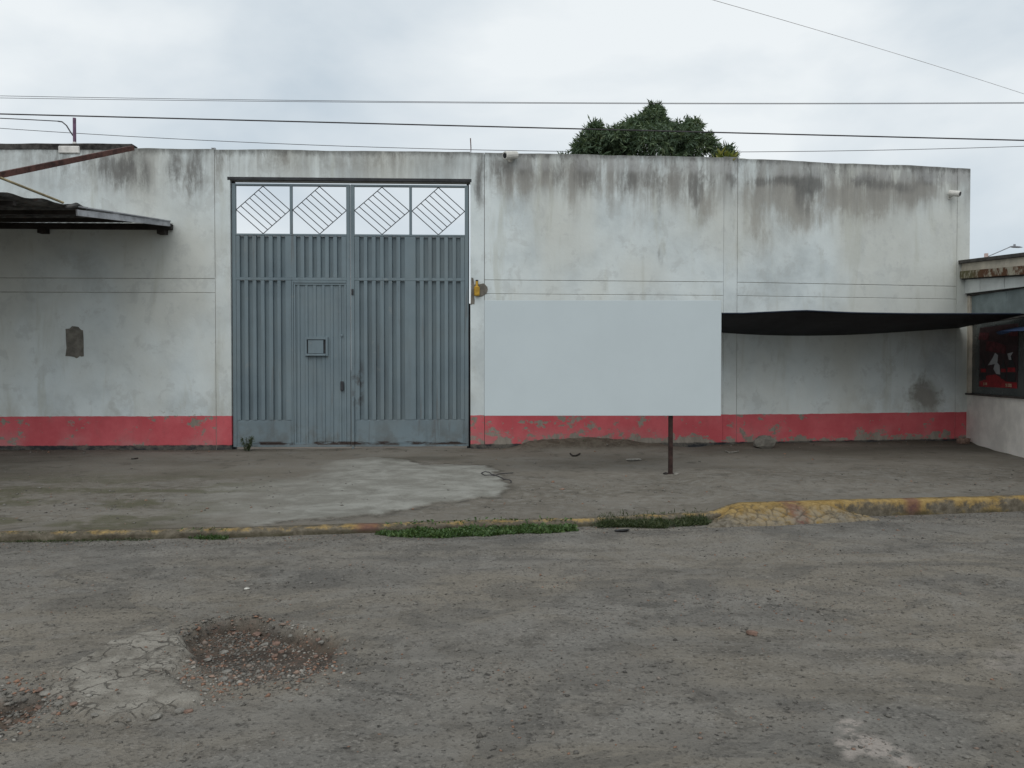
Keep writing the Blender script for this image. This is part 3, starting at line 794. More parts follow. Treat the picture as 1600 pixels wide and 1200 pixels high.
def gate_leaf(x0, x1, mull, grooves, label, door):
    """x0, x1: pixel edges; mull: pixel pair of the middle mullion; grooves: pixel pairs of the recesses"""
    ox = gx((x0 + x1) / 2)
    L = thing('gate_leaf', label, 'gate', W0.w(ox, GY, .2), W0.ang)
    e0, e1 = gx(x0), gx(x1); st = .062
    zt = gz(288.6); zr = gz(366.3)
    gpart('stile', L, ox, e0, e0 + st, -.03, .03, ZB, zt)
    gpart('stile', L, ox, e1 - st, e1, -.03, .03, ZB, zt)
    m0, m1 = gx(mull[0]), gx(mull[1])
    gpart('top_rail', L, ox, e0 + st, e1 - st, -.028, .028, gz(291.8), zt)
    gpart('middle_rail', L, ox, e0 + st, e1 - st, -.031, .026, tierA[1] + .002, zr)
    gpart('mullion', L, ox, m0, m1, -.027, .024, zr + .001, gz(291.8) - .001)
    # recessed backing sheets, one above and one below the lock rail
    gpart('sheet', L, ox, e0 + st + .001, e1 - st - .001, .024, .030, tierA[0], tierA[1], bev=0)
    gpart('lock_rail', L, ox, e0 + st, e1 - st, -.033, .022, tierB[1], tierA[0])
    gpart('bottom_rail', L, ox, e0 + st, e1 - st, -.034, .03, ZB, gz(695.5))
    halves = [(e0 + st, gx(Q(mull[2]))), (gx(Q(mull[3])), e1 - st)]
    def slats(xa, xb, gs, tier, depth=.054):
        cuts = [xa] + [c for g in gs for c in (gx(Q(g[0])), gx(Q(g[1])))] + [xb]
        for a, b in zip(cuts[0::2], cuts[1::2]):
            if b - a < .012: continue
            o = link('slat', slat_mesh(b - a + .002, tier[1] - tier[0] - .004, depth, .006), None, L, (a - .001 - ox, .024, tier[0] + .002 - .2))
    wide_a, wide_b = gx(Q(mull[2])), gx(Q(mull[3]))
    nh = len(grooves) // 2
    slats(e0 + st, e1 - st, grooves, tierA)
    if not door:
        gpart('sheet', L, ox, e0 + st + .001, e1 - st - .001, .0245, .031, tierB[0], tierB[1], bev=0)
        slats(e0 + st, e1 - st, grooves, tierB)
        gpart('kick_panel', L, ox, e0 + st + .001, e1 - st - .001, -.022, .012, gz(695.5), tierB[0])
        kp = gpart('kick_plate', L, ox, e0 + st + .03, e1 - st - .03, -.029, -.0225, gz(692), gz(657))
    else:
        d0, d1 = gx(459), gx(541.5)
        gpart('sheet', L, ox, e0 + st + .001, d0 - .03, .0245, .031, tierB[0], tierB[1], bev=0)
        slats(e0 + st, d0 - .028, grooves[:nh], tierB)
        gpart('kick_panel', L, ox, e0 + st + .001, d0 - .03, -.022, .012, gz(695.5), tierB[0])
        gpart('kick_plate', L, ox, e0 + st + .03, d0 - .05, -.029, -.0225, gz(692), gz(658))
        dz0, dz1 = gz(694.8), gz(443)
        # pedestrian door let into the leaf
        D = gpart('pedestrian_door', L, ox, d0 + .004, d1 - .004, -.004, .006, dz0, dz1, bev=0)
        tag(D, 'narrow ribbed pedestrian door with a small hatch')
        fr = 0.03
        for nm, a, b, c, d in (('door_stile', d0 + .004, d0 + .004 + fr, dz0, dz1), ('door_stile', d1 - .004 - fr, d1 - .004, dz0, dz1),
                               ('door_rail', d0 + .034, d1 - .034, dz1 - .03, dz1), ('door_rail', d0 + .034, d1 - .034, dz0, dz0 + .03)):
            gpart(nm, L, ox, a, b, -.026, -.0045, c, d, parent=D, bev=.002)
        gpart('door_post', L, ox, d0 - .028, d0 - .002, -.03, .02, dz0 - .0, tierB[1] - .002)
        gpart('door_post', L, ox, d1 - .001, e1 - st - .001, -.029, .02, dz0 - .0, tierB[1] - .002)
        gpart('door_head', L, ox, d0 - .001, d1 - .002, -.036, .02, dz1 + .004, tierB[1] - .003)
        hx0, hx1, hz0, hz1 = gx(477), gx(512.5), gz(556.5), gz(526.5)
        rib = [gx(Q(z_)) for z_ in (474, 492, 517, 536, 561, 582, 609, 629, 656, 675, 703, 720)]
        for a, b in zip(rib[0::2], rib[1::2]):
            for (za, zb) in ((dz0 + .032, hz0 - .002), (hz1 + .002, dz1 - .032)) if (b > hx0 and a < hx1) else ((dz0 + .032, dz1 - .032),):
                o = link('rib', slat_mesh(b - a, zb - za, .016, .01), None, D, (a - ox, -.0045, za - .2))
        # hatch: rim, dark recess, little tray
        bm = bmesh.new()
        for a, b, c, d in ((hx0, hx0 + .03, hz0, hz1), (hx1 - .035, hx1, hz0, hz1), (hx0 + .03, hx1 - .035, hz1 - .045, hz1), (hx0 + .03, hx1 - .035, hz0, hz0 + .04)):
            box(bm, a - ox, b - ox, -.042, -.0045, c - .2, d - .2)
        H = fin('hatch', bm, 'gate', D, bevel=.002)
        gpart('hatch_back', L, ox, hx0 + .03, hx1 - .035, -.012, -.0046, hz0 + .04, hz1 - .045, 'gate_dark', 0, parent=D)
        gpart('hatch_flap', L, ox, hx0 + .05, hx1 - .075, -.034, -.0125, hz0 + .045, hz1 - .055, 'gate', .004, parent=D)
        gpart('hatch_sill', L, ox, hx0 + .02, hx1 - .03, -.075, -.043, hz0 + .005, hz0 + .03, 'gate', .003, parent=D)
        lx, lz = gx(535), gz(603)
        bm = bmesh.new(); box(bm, lx - .03 - ox, lx + .025 - ox, -.055, -.027, lz - .08 - .2, lz + .08 - .2); fin('lock', bm, 'gate_dark', D, bevel=.008)
        lz2 = gz(524)
        bm = bmesh.new(); box(bm, lx - .02 - ox, lx + .01 - ox, -.045, -.027, lz2 - .02 - .2, lz2 + .02 - .2); fin('latch', bm, 'gate', D, bevel=.005)
    # diamond grilles in the two open panels
    zlo, zhi = zr + .001, gz(291.8)
    for a, b in ((e0 + st, m0), (m1, e1 - st)):
        cx, cz = (a + b) / 2, (zlo + zhi) / 2; hw, hh = (b - a) / 2 - .002, (zhi - zlo) / 2 - .002
        Lh = Vector((cx - hw, 0, cz)); Tp = Vector((cx, 0, cz + hh)); Rt = Vector((cx + hw, 0, cz)); Bt = Vector((cx, 0, cz - hh))
        segs = [(Lh, Tp), (Bt, Rt)] + [(Lh.lerp(Tp, t / 6), Bt.lerp(Rt, t / 6)) for t in range(7)]
        me_b = bar_mesh((Tp - Lh).length)
        for i, (p, q) in enumerate(segs):
            o = link('diamond_bar', me_b, None, L, (p.x - ox, 0.002 * (i < 2), p.z - .2))
            o.rotation_euler = (0, -math.atan2(q.z - p.z, q.x - p.x), 0)
    return L
gl = [(163, 185), (208, 230), (253, 275), (298, 320), (344, 366), (388, 411), (473, 495), (518, 540), (563, 585), (608, 630), (653, 675), (698, 720)]
gr = [(820, 842), (864, 886), (910, 932), (955, 977), (1000, 1021), (1045, 1067), (1130, 1150), (1174, 1196), (1219, 1240), (1263, 1285), (1308, 1330), (1352, 1374)]
leafL = gate_leaf(364, 547.7, (454, 458, 424, 455), gl, 'grey ribbed gate leaf with a pedestrian door and hatch let into it', True)
leafR = gate_leaf(548.7, 732, (640, 644, 1080, 1118), gr, 'grey ribbed gate leaf without a door, beside the yellow lamp', False)
gpart('drop_bolt', leafR, gx((548.7 + 732) / 2), gx(549.5), gx(553.5), -.055, -.031, .25, gz(620), 'gate')
gpart('hasp', leafR, gx((548.7 + 732) / 2), gx(549.8), gx(553.0), -.05, -.031, gz(461), gz(452), 'gate_dark')

# ---- yellow lamp by the gate
lx, lz = W0.at(745.2, 463); _, lzt = W0.at(745.2, 438)
yl = thing('wall_lamp', 'small yellow tubular wall lamp on a grey cement patch beside the gate', 'lamp', W0.w(lx, -.006, lz), W0.ang)
h = lzt - lz
bm = bmesh.new(); tube(bm, [(0, -.05, .0), (0, -.05, .02), (0, -.05, h * .55), (0, -.05, h * .62)], .05, 10, [.035, .05, .05, .022]); fin('lamp_body', bm, 'yellow', yl)
bm = bmesh.new(); tube(bm, [(0, -.05, h * .6), (0, -.05, h * .93)], .022, 8); fin('neck', bm, 'yellow', yl)
bm = bmesh.new(); tube(bm, [(0, -.05, h * .92), (0, -.05, h)], .024, 8); fin('cap', bm, 'black', yl)
fin('mounting_plate', nbox(-.03, .03, -.02, .005, h * .1, h * .5), 'yellow', yl)

# ---- security cameras
def sec_cam(fr, px, py, aim, label, s=1.0):
    x, z = fr.at(px, py, -.1)
    t = thing('security_camera', label, 'camera', fr.w(x, 0, z), fr.ang)
    d = Vector(aim).normalized(); c = Vector((0, -.12, 0))
    bm = bmesh.new(); tube(bm, [c - d * .10 * s, c - d * .09 * s, c + d * .09 * s, c + d * .10 * s], .05, 12, [.035 * s, .05 * s, .055 * s, .05 * s]); fin('housing', bm, 'camwhite', t, smooth=False)
    bm = bmesh.new(); tube(bm, [c + d * .099 * s, c + d * .106 * s], .034 * s, 12); fin('lens', bm, 'black', t)
    bm = bmesh.new(); tube(bm, [(0, .01, -.05), c + Vector((0, .02, -.03))], .014, 6); fin('arm', bm, 'camwhite', t)
    bm = bmesh.new(); tube(bm, [(0, .004, -.05), (0, -.012, -.05)], .04, 10); fin('base', bm, 'camwhite', t)
    return t
sec_cam(W2, 1490, 302.5, (.45, -.8, -.25), 'white security camera high on the wall at its end by the shop')
sec_cam(W1, 798, 243, (-.8, -.55, -.2), 'white security camera at the wall top to the right of the gate', 1.3)

# ---- things on the wall head
x, z = W0.at(110, 234)
mb = thing('service_mast', 'short purple service mast on a white plastered block on the wall top', 'mast', W0.w(x, 0, ZT - .04), W0.ang)
zz0, zz1 = W0.at(110, 240)[1], W0.at(110, 228.5)[1]
x0, x1 = W0.at(92, 234)[0] - x, W0.at(125, 234)[0] - x
fin('base_block', nbox(x0, x1, -.03, .235, zz0 - ZT + .04, zz1 - ZT + .04), 'white_box', mb, bevel=.012)
zt = W0.at(112, 185, .1)[1]
bm = bmesh.new(); tube(bm, [(.03, .08, zz1 - ZT + .03), (.03, .08, zz1 - ZT + .13)], .035, 8, [.045, .03]); fin('collar', bm, 'white_box', mb)
bm = bmesh.new(); tube(bm, [(.03, .08, zz1 - ZT + .04), (.03, .08, zt - ZT + .04)], .027, 8); fin('mast_tube', bm, 'mast', mb)
zc = W0.at(95, 190, .1)[1] - ZT + .04
bm = bmesh.new(); tube(bm, [(-.24, .08, zc), (-.17, .08, zc - .01), (-.10, .08, zc - .07), (-.04, .08, zc - .17), (.01, .07, zc - .24)], .011, 6); fin('cable_bend', bm, 'wire', mb)
x, z = W0.at(735.5, 240, .1); zt = W0.at(735.5, 216, .1)[1]
rb = bmesh.new(); tube(rb, [(0, 0, -.1), (.004, 0, .1), (-.004, 0, zt - ZT)], .010, 6)
tag(fin('rebar_rod', rb, 'rust', None, W0.w(x, .1, ZT), W0.ang), 'thin rusty rod standing up from the wall top above the gate corner', 'rod')
x, z = W0.at(333.5, 230, .05)
bm = bmesh.new(); box(bm, -.035, .03, -.0, .05, .0, .012); box(bm, .012, .03, 0, .05, -.06, -.001)
tag(fin('metal_bracket', bm, 'zinc', None, W0.w(x, .04, ZT + .028), W0.ang), 'small metal bracket on the wall top at the joint left of the gate', 'bracket')

# ================================================================== LEFT CANOPY
can = thing('lean_to_canopy', 'dark sheet-metal canopy with a rusty tie bar projecting from the wall', 'canopy', (-7.8, 12.9, 3.6))
CO = Vector((-7.8, 12.9, 3.6)); CZ = 3.975
EA, EB = Vector((-5.60, 13.02, CZ)), Vector((-6.63, 9.36, 3.685))     # slanting right-hand edge
def cz(y): return CZ - .0792 * (13.02 - y)
def edge_y(x): return max(8.9, EA.y + (x - EA.x) / (EB.x - EA.x) * (EB.y - EA.y))
def cfin(name, bm, mat, **kw):
    bmesh.ops.translate(bm, verts=bm.verts[:], vec=-CO); return fin(name, bm, mat, can, **kw)
def sheet(x0, x1, mat, lift, rag, seed, amp=.016, per=.14):
    """corrugated sheet running out from the wall, cut along the edge line"""
    n = int((x1 - x0) / per * 6); bm = bmesh.new(); A = []; B = []
    for i in range(n + 1):
        x = x0 + (x1 - x0) * i / n; w = amp * math.sin(2 * math.pi * x / per)
        ye = edge_y(x) - rag * (float(fbm(x * 4, 3, 3, seed)) - .2); yw = float(wall_y(x)) - .03
        cur = rag * .35 * float(vn(x * 7, 1, seed + 2))
        z = .04 + lift + w
        ys_ = (yw, ye + min(.15, max(.01, (yw - ye) * .5)), ye); zs_ = (z + cz(ys_[0]), z + cz(ys_[1]), z + cur + cz(ys_[2]))
        A.append([bm.verts.new((x, a, b)) for a, b in zip(ys_, zs_)]); B.append([bm.verts.new((x, a, b - .005)) for a, b in zip(ys_, zs_)])
    for i in range(n):
        for j in (0, 1):
            bm.faces.new((A[i][j], A[i + 1][j], A[i + 1][j + 1], A[i][j + 1])); bm.faces.new((B[i][j], B[i][j + 1], B[i + 1][j + 1], B[i + 1][j]))
        bm.faces.new((A[i][2], A[i + 1][2], B[i + 1][2], B[i][2])); bm.faces.new((A[i][0], B[i][0], B[i + 1][0], A[i + 1][0]))
    return cfin('roof_sheet', bm, mat)
tp = .50; ek = EA.lerp(EB, tp)
sheet(ek.x, EA.x - .05, 'zinc', .0, .0, 5, .008)
for i, x0 in enumerate((-6.60, -7.42, -8.25, -9.08, -9.91, -10.74, -11.57, -12.4)):
    sheet(x0, min(x0 + .88, ek.x + .06), 'oldsheet', .025 + .008 * (i % 2), .10, 6 + i)
dd = (EB - EA).normalized(); up_ = Vector((0, 0, 1))
bm = bmesh.new(); bar(bm, EA + up_ * .005, ek - up_ * .03, .03, .085); cfin('edge_channel', bm, 'zinc')
bm = bmesh.new(); bar(bm, EA + up_ * .045, ek + up_ * .055, .06, .018); cfin('edge_flashing', bm, 'zinc')
bm = bmesh.new(); tube(bm, [ek + dd * .18 + up_ * .03, ek + up_ * .075, ek - dd * .16 + up_ * .04], .03, 7, [.02, .038, .015]); cfin('sheet_lap', bm, 'oldsheet')
for yy in (12.3, 11.3, 10.3, 9.3):
    xe = EA.x + (yy - EA.y) / (EB.y - EA.y) * (EB.x - EA.x)
    bm = bmesh.new(); box(bm, -13, xe - .06, yy - .03, yy + .03, cz(yy) - .045, cz(yy) + .012); cfin('purlin', bm, 'timber')
bm = bmesh.new(); bar(bm, (-13, float(wall_y(-13)) - .055, CZ - .005), (EA.x - .06, float(wall_y(EA.x)) - .055, CZ - .005), .10, .09); cfin('wall_plate', bm, 'timber')
for px in (67, 250):
    q = P(px, 361, 13.15); yw = float(wall_y(q.x))
    bm = bmesh.new(); box(bm, q.x - .065, q.x + .065, yw - .13, yw + .02, CZ - .13, CZ - .0505); cfin('wall_bracket', bm, 'timber')
rt0 = P(207, 232.5, 13.22); rt0.z = ZT - .01; rt1 = P(0, 287.5, 11.2); dirv = rt1 - rt0
end = EB + Vector((0, 0, .07)); dirv = end - rt0
bm = bmesh.new(); bar(bm, rt0, end, .06, .075); cfin('tie_bar', bm, 'rust')
pr = EA.lerp(EB, .56) + up_ * .08
bm = bmesh.new(); tube(bm, [rt0 + dirv * .80, pr], .017, 7); cfin('brace_rod', bm, 'tan_rod')

# ================================================================== BOARD ON POST, TARPAULIN
pb = ground_pt(1047.5, 740)
BY = pb.y - .05
sg = thing('sign_board', 'large blank pale grey board carried on a single rusty post on the pavement', 'sign', (pb.x, pb.y, pb.z))
q0, q1 = P(757, 649.5, BY), P(1127, 469.5, BY)
fin('panel', nbox(q0.x - pb.x, q1.x - pb.x, BY - pb.y - .012, BY - pb.y + .004, q0.z - pb.z, q1.z - pb.z), 'board', sg, bevel=.002)
for zz in (q0.z + .12, (q0.z + q1.z) / 2, q1.z - .12):
    fin('back_rail', nbox(q0.x - pb.x + .03, q1.x - pb.x - .03, BY - pb.y + .005, BY - pb.y + .018, zz - pb.z - .02, zz - pb.z + .02), 'rust', sg)
fin('post', nbox(-.028, .028, -.028, .028, -.08, q1.z - pb.z - .01), 'post', sg, bevel=.004)
fin('foot_plate', nbox(-.06, .05, -.05, .05, -.03, .008), 'post', sg, bevel=.004)

TX0 = pb.x + .05; TY0 = 12.35
ftop = lambda px: 490 if px < 1180 else np.interp(px, [1180, 1255, 1330, 1420, 1700], [489, 485.5, 489, 490.5, 490.5])
nu, nv = 60, 22; V = []
shop_x = lambda y: SHOP.o.x + SHOP.u.x / SHOP.u.y * (y - SHOP.o.y)
for j in range(nv):
    v = j / (nv - 1)
    for i in range(nu):
        u = i / (nu - 1)
        y = TY0 + v * (13.80 - TY0); xr_ = shop_x(y) - .04; x = TX0 + (xr_ - TX0) * u
        y = TY0 + v * (float(wall_y(x)) + .02 - TY0)
        px = 800 + F * x / TY0
        zf = P(px, float(ftop(min(px, 1700))), TY0).z
        sag = .165 * math.sin(math.pi * min(1, max(0, u)) ** .9) ** 1.1 * v ** .8
        z = zf * (1 - v) + (2.355) * v - sag + .012 * math.sin(u * 23 + v * 3) * v * (1 - v) * 4
        V.append((x, y, z))
V = np.array(V); nrm = np.array([0, 0, .006])
i = np.arange(nu * nv).reshape(nv, nu)
FT = np.stack([i[:-1, :-1], i[:-1, 1:], i[1:, 1:], i[1:, :-1]], -1).reshape(-1, 4)
FB = FT[:, ::-1] + nu * nv
e = np.concatenate([i[0, :], i[1:, -1], i[-1, -2::-1], i[-2:0:-1, 0]]); e2 = np.roll(e, -1)
FE = np.stack([e, e + nu * nv, e2 + nu * nv, e2], -1)
o0 = Vector((5.0, 12.2, 2.2))
tarp = thing('shade_tarpaulin', 'sagging black shade tarpaulin stretched from behind the board to the shop', 'tarpaulin', o0)
me = me_np('sheet', np.concatenate([V + nrm, V]) - np.array(o0), np.concatenate([FT, FB, FE]), smooth=True)
link('sheet', me, 'tarp', tarp)
bm = bmesh.new(); tube(bm, [Vector(q_) + Vector((0, -.006, .004)) - o0 for q_ in V[:nu:2]], .011, 6); fin('hem_rope', bm, 'navy', tarp)
for i_ in (13, 27, 41, 55):
    a = Vector(V[(nv - 1) * nu + i_]); bm = bmesh.new(); tube(bm, [a - o0 + Vector((0, -.01, .0)), a - o0 + Vector((.02, .012, .10))], .006, 5); fin('tie_cord', bm, 'navy', tarp)
# blue sheet under its right end
bm = bmesh.new(); A = []
for i in range(13):
    t = i / 12; y = 12.75 - t * 1.6; xx = shop_x(y) - .05
    d = .30 + .10 * math.sin(t * 5)
    A.append([bm.verts.new((xx, y, 2.27 - .02 * t)), bm.verts.new((xx - d, y - .03, 2.20 - .05 * t)), bm.verts.new((xx - d + .012, y - .03, 2.18 - .07 * t - .03 * math.sin(t * 9))), bm.verts.new((xx, y, 2.262 - .02 * t))])
for a, b in zip(A, A[1:]):
    for j in range(4): bm.faces.new((a[j], b[j], b[(j + 1) % 4], a[(j + 1) % 4]))
bm.faces.new(A[0]); bm.faces.new(A[-1][::-1])
bmesh.ops.translate(bm, verts=bm.verts[:], vec=-Vector((7.8, 12, 2)))
tag(fin('blue_sheet', bm, 'bluetarp', None, (7.8, 12, 2)), 'narrow blue plastic sheet under the black tarpaulin against the shop front', 'tarpaulin')

# ================================================================== SHOP ON THE RIGHT
shop = thing('corner_shop', 'low white shop with mossy roof ledge and dark shop window at the wall end', 'shop', SHOP.w(0, 0, .2), SHOP.ang)
def st(px, py): return SHOP.at(px, py)
def spart(name, x0, x1, y0, y1, z0, z1, mat, parent=None, bev=.005):
    return fin(name, nbox(x0, x1, y0, y1, z0 - .2, z1 - .2), mat, parent or shop, bevel=bev)
E = 6.5         # how far the front runs on towards the street
def slope(name, y0, y1, z0, z1, dz, mat, x0=.0, x1=E):
    """a band along the front that falls by dz per metre towards the street"""
    bm = bmesh.new(); v = box(bm, x0, x1, y0, y1, z0 - .2, z1 - .2)
    for q in v: q.co.z -= dz * q.co.x
    return fin(name, bm, mat, shop, bevel=.004)
dzr = .085
zs = 1.165
spart('front_wall', .0, E, .0, .2, -.1, zs - .03, 'shopwhite')
spart('window_sill', .01, E, -.035, .16, zs - .03, zs, 'roofdark')
spart('corner_pilaster', .0, .115, -.004, .2, zs + .001, 2.97, 'cream')
wn = spart('shop_window', .116, E, .05, .07, zs + .001, 2.42, 'glass', bev=0)
spart('transom', .116, E, .015, .12, 2.42, 2.47, 'roofdark')
t0 = .116
for i, (a, b) in enumerate(((.118, 1.45), (1.46, 2.8), (2.81, 4.6), (4.61, E))):
    spart('upper_panel', a, b, .03, .05, 2.471, 2.93, 'shopgrey')
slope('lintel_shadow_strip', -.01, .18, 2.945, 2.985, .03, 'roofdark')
fx = [.0, st(1537, 447)[0], st(1575, 445)[0], 3.2, 4.9, E]
for a, b in zip(fx, fx[1:]):
    slope('fascia_panel', -.06 + .006 * random.random(), .12, 2.99, 3.245, .045, 'fascia', a + .006, b - .012)
slope('fascia_backing', -.045, .11, 2.991, 3.24, .045, 'roofdark', .01, E - .02)
slope('roof_ledge', -.16, .2, 3.265, 3.40, dzr, 'ledge', -.02, E)
slope('ledge_underside', -.12, .2, 3.247, 3.264, dzr, 'roofdark', -.02, E)
slope('parapet', -.13, .2, 3.401, 3.54, dzr, 'cream', -.02, E)
slope('roof_slab', -.19, 4.5, 3.541, 3.60, dzr, 'roofdark', -.10, E + .2)
spart('side_wall', E - .2, E - .001, .201, 4.4, -.1, 2.9, 'shopwhite')
spart('back_wall', .0, E - .21, 4.2, 4.4, -.1, 2.95, 'shopwhite')
# poster on the glass: red base, dark bottles with red labels, irregular white shapes, price marks
pa, pz0 = st(1526, 604); pb2, pz1 = st(1586, 505)
pl = pb2 - pa; ph = pz1 - pz0
ps = fin('poster', nbox(pa, pb2, .042, .0495, pz0 - .2, pz1 - .2), 'posterdark', shop)
def pshape(name, pts, mat, y):
    bm = bmesh.new(); prism(bm, [(pa + u * pl, pz0 + v * ph - .2) for u, v in pts], y, y + .0025); return fin(name, bm, mat, ps)
pshape('red_base', [(0, .0), (1, 0), (1, .09), (.72, .10), (.60, .16), (.45, .21), (.22, .19), (.10, .10), (0, .09)], 'posterred', .039)
def bottle(u, w, v0, v1):
    pts = [(-.5, 0), (.5, 0), (.5, .30), (.42, .42), (.5, .55), (.38, .70), (.16, .84), (.16, 1), (-.16, 1), (-.16, .84), (-.38, .70), (-.5, .55), (-.42, .42), (-.5, .30)]
    pshape('bottle_print', [(u + a * w, v0 + b * (v1 - v0)) for a, b in pts], 'black', .0385)
    pshape('label_print', [(u - w * .46, v0 + (v1 - v0) * .36), (u + w * .46, v0 + (v1 - v0) * .36), (u + w * .46, v0 + (v1 - v0) * .54), (u - w * .46, v0 + (v1 - v0) * .54)], 'posterred', .0378)
bottle(.12, .15, .12, .46); bottle(.86, .20, .11, .50); bottle(.66, .13, .14, .44)
pshape('dull_band', [(.18, .60), (.7, .54), (.72, .66), (.45, .74), (.2, .76)], 'posterdull', .0392)
pshape('red_band', [(-.04, .80), (.24, .78), (.26, .90), (.0, .92)], 'posterdull', .0391)
pshape('red_band', [(.78, .82), (1.0, .80), (1.0, .92), (.8, .93)], 'posterdull', .0393)
pshape('white_shape', [(.25, .36), (.44, .38), (.40, .30), (.48, .22), (.58, .21), (.56, .36), (.50, .40), (.52, .52), (.44, .56), (.38, .48)], 'posterwhite', .0372)
pshape('white_shape', [(.76, .54), (.90, .56), (.84, .50), (.86, .44), (.80, .44), (.78, .49)], 'posterwhite', .0371)
def price(txt, u, v, h):
    cu = bpy.data.curves.new('price_mark', 'FONT'); cu.body = txt; cu.size = h; cu.extrude = .0008; cu.align_x = 'CENTER'
    tmp = bpy.data.objects.new('price_mark', cu); COL.objects.link(tmp)
    me = bpy.data.meshes.new_from_object(tmp); bpy.data.objects.remove(tmp); me.materials.clear()
    o = link('price_mark', me, 'postertext', ps, (pa + u * pl, .0365, pz0 + v * ph - .2)); o.rotation_euler = (R(90), 0, 0)
price('$1.80$', .80, .02, .075); price('$1.80', .18, .03, .065)

# ================================================================== TREE BEHIND THE WALL
def leaves(C, D, L, Wd, tint, up=None):
    """folded leaf blades: base C, direction D, length L, width Wd"""
    n = len(C); rnd = RNG.normal(size=(n, 3)); S = np.cross(D, rnd); S /= np.linalg.norm(S, axis=1, keepdims=True) + 1e-9
    N = np.cross(S, D); L = L[:, None]; Wd = Wd[:, None]
    V = np.stack([C, C + D * L * .45 + S * Wd * .5 + N * Wd * .12, C + D * L + N * -L * .08, C + D * L * .45 - S * Wd * .5 + N * Wd * .12], 1).reshape(-1, 3)
    b = np.arange(n)[:, None] * 4
    Fc = np.concatenate([b + np.array([0, 1, 2]), b + np.array([0, 2, 3])])
    return V, Fc, np.repeat(tint, 4)
def unit(v): return v / (np.linalg.norm(v, axis=-1, keepdims=True) + 1e-9)
TY = 22.0
tb = P(1018, 300, TY); base_t = Vector((tb.x, TY, -.16))
tree = thing('mango_tree', 'dense dark green mango tree rising behind the wall', 'tree', base_t)
lobes = []
def lobe(px, py, dy, rx, ry, rz, n): lobes.append((P(px, py, TY + dy), rx, ry, rz, n))
lobe(1015, 246, 0, 1.25, 1.5, .80, 420)
lobe(1016, 205, .1, .50, .6, .52, 190)
lobe(1022, 182, .1, .24, .3, .30, 50)
lobe(990, 212, .0, .42, .5, .40, 110)
lobe(932, 238, .1, .62, .9, .50, 200)
lobe(928, 210, -.3, .22, .3, .30, 40)
lobe(912, 240, .1, .34, .5, .30, 60)
lobe(968, 222, -.5, .50, .7, .38, 130)
lobe(1062, 218, -.2, .48, .8, .42, 140)
lobe(1080, 205, .2, .24, .4, .26, 45)
lobe(1090, 236, .0, .46, .8, .44, 130)
lobe(1132, 248, .2, .28, .5, .28, 60)
lobe(1012, 330, .2, 2.0, 2.2, 1.45, 420)
Cs, Ds, Ls, Ws, Ts = [], [], [], [], []
for c, rx, ry, rz, n in lobes:
    d = unit(RNG.normal(size=(n, 3))); d[:, 2] = np.where(d[:, 2] < -.35, -d[:, 2], d[:, 2])
    rad = RNG.uniform(.72, 1.05, (n, 1)) ** .7
    ctr = np.array(c) + d * rad * np.array([rx, ry, rz])
    n = int(n * 1.7); d = np.concatenate([d, d])[:n]; d = unit(d + RNG.normal(size=d.shape) * .12); ctr = np.array(c) + d * RNG.uniform(.55, 1.06, (n, 1)) * np.array([rx, ry, rz]); m = 11
    out = d[:, None, :] * .55 + RNG.normal(size=(n, m, 3)) * .62; out[..., 2] -= .42
    out = unit(out)
    Cs.append((ctr[:, None, :] + RNG.normal(size=(n, m, 3)) * .035).reshape(-1, 3)); Ds.append(out.reshape(-1, 3))
    Ls.append(RNG.uniform(.11, .22, n * m)); Ws.append(RNG.uniform(.028, .048, n * m))
    tt = np.clip(RNG.normal(.42, .26, (n, 1)) + RNG.normal(0, .12, (n, m)), 0, 1); Ts.append(tt.ravel())
V, Fc, tn = leaves(np.concatenate(Cs), np.concatenate(Ds), np.concatenate(Ls), np.concatenate(Ws), np.concatenate(Ts))
link('crown', me_np('crown', V - np.array(base_t), Fc, dict(tint=tn)), 'mango', tree)
bm = bmesh.new(); tube(bm, [(0, 0, 0), (.03, 0, 1.2), (-.05, .05, 2.6), (0, 0, 4.2)], .3, 10, [.36, .28, .25, .22]); fin('trunk', bm, 'bark', tree, smooth=True)
for c, rx, ry, rz, n in lobes[:12]:
    e_ = Vector(c) - base_t; s_ = Vector((0, 0, 3.2 + random.random()))
    mid_ = s_.lerp(e_, .5) + Vector((0, 0, .35))
    bm = bmesh.new(); tube(bm, [s_, mid_, e_], .1, 7, [.15, .09, .03]); fin('branch', bm, 'bark', tree, smooth=True)
# sprig poking up alone, left of the crown, belongs to the tree
sp = P(880, 246, TY)
n = 14; d = unit(RNG.normal(size=(n, 3)) * .7 + np.array([0, 0, .25]))
V, Fc, tn = leaves(np.array(sp) + RNG.normal(size=(n, 3)) * .04, d, RNG.uniform(.16, .26, n), RNG.uniform(.035, .05, n), RNG.uniform(.3, .7, n))
link('sprig', me_np('sprig', V - np.array(base_t), Fc, dict(tint=tn)), 'mango', tree)
bm = bmesh.new(); tube(bm, [P(925, 262, TY) - base_t, P(900, 258, TY) - base_t, P(880, 247, TY) - base_t], .02, 5, [.03, .02, .01]); fin('twig', bm, 'bark', tree)
# yellow-green plant rooted on the wall head
q = W2.w(W2.at(1137, 250)[0], .14, ZT); n = 46
d = unit(RNG.normal(size=(n, 3)) * np.array([1.2, .6, .5]) + np.array([0, 0, .55]))
V, Fc, tn = leaves(RNG.normal(size=(n, 3)) * np.array([.08, .02, .005]), d, RNG.uniform(.14, .27, n), RNG.uniform(.035, .06, n), RNG.uniform(0, 1, n))
tag(link('wall_fern', me_np('wall_fern', V, Fc, dict(tint=tn)), 'fern', None, q + Vector((-.0, 0, -.005))), 'small yellow-green plant growing on the wall top below the mango tree', 'plant')

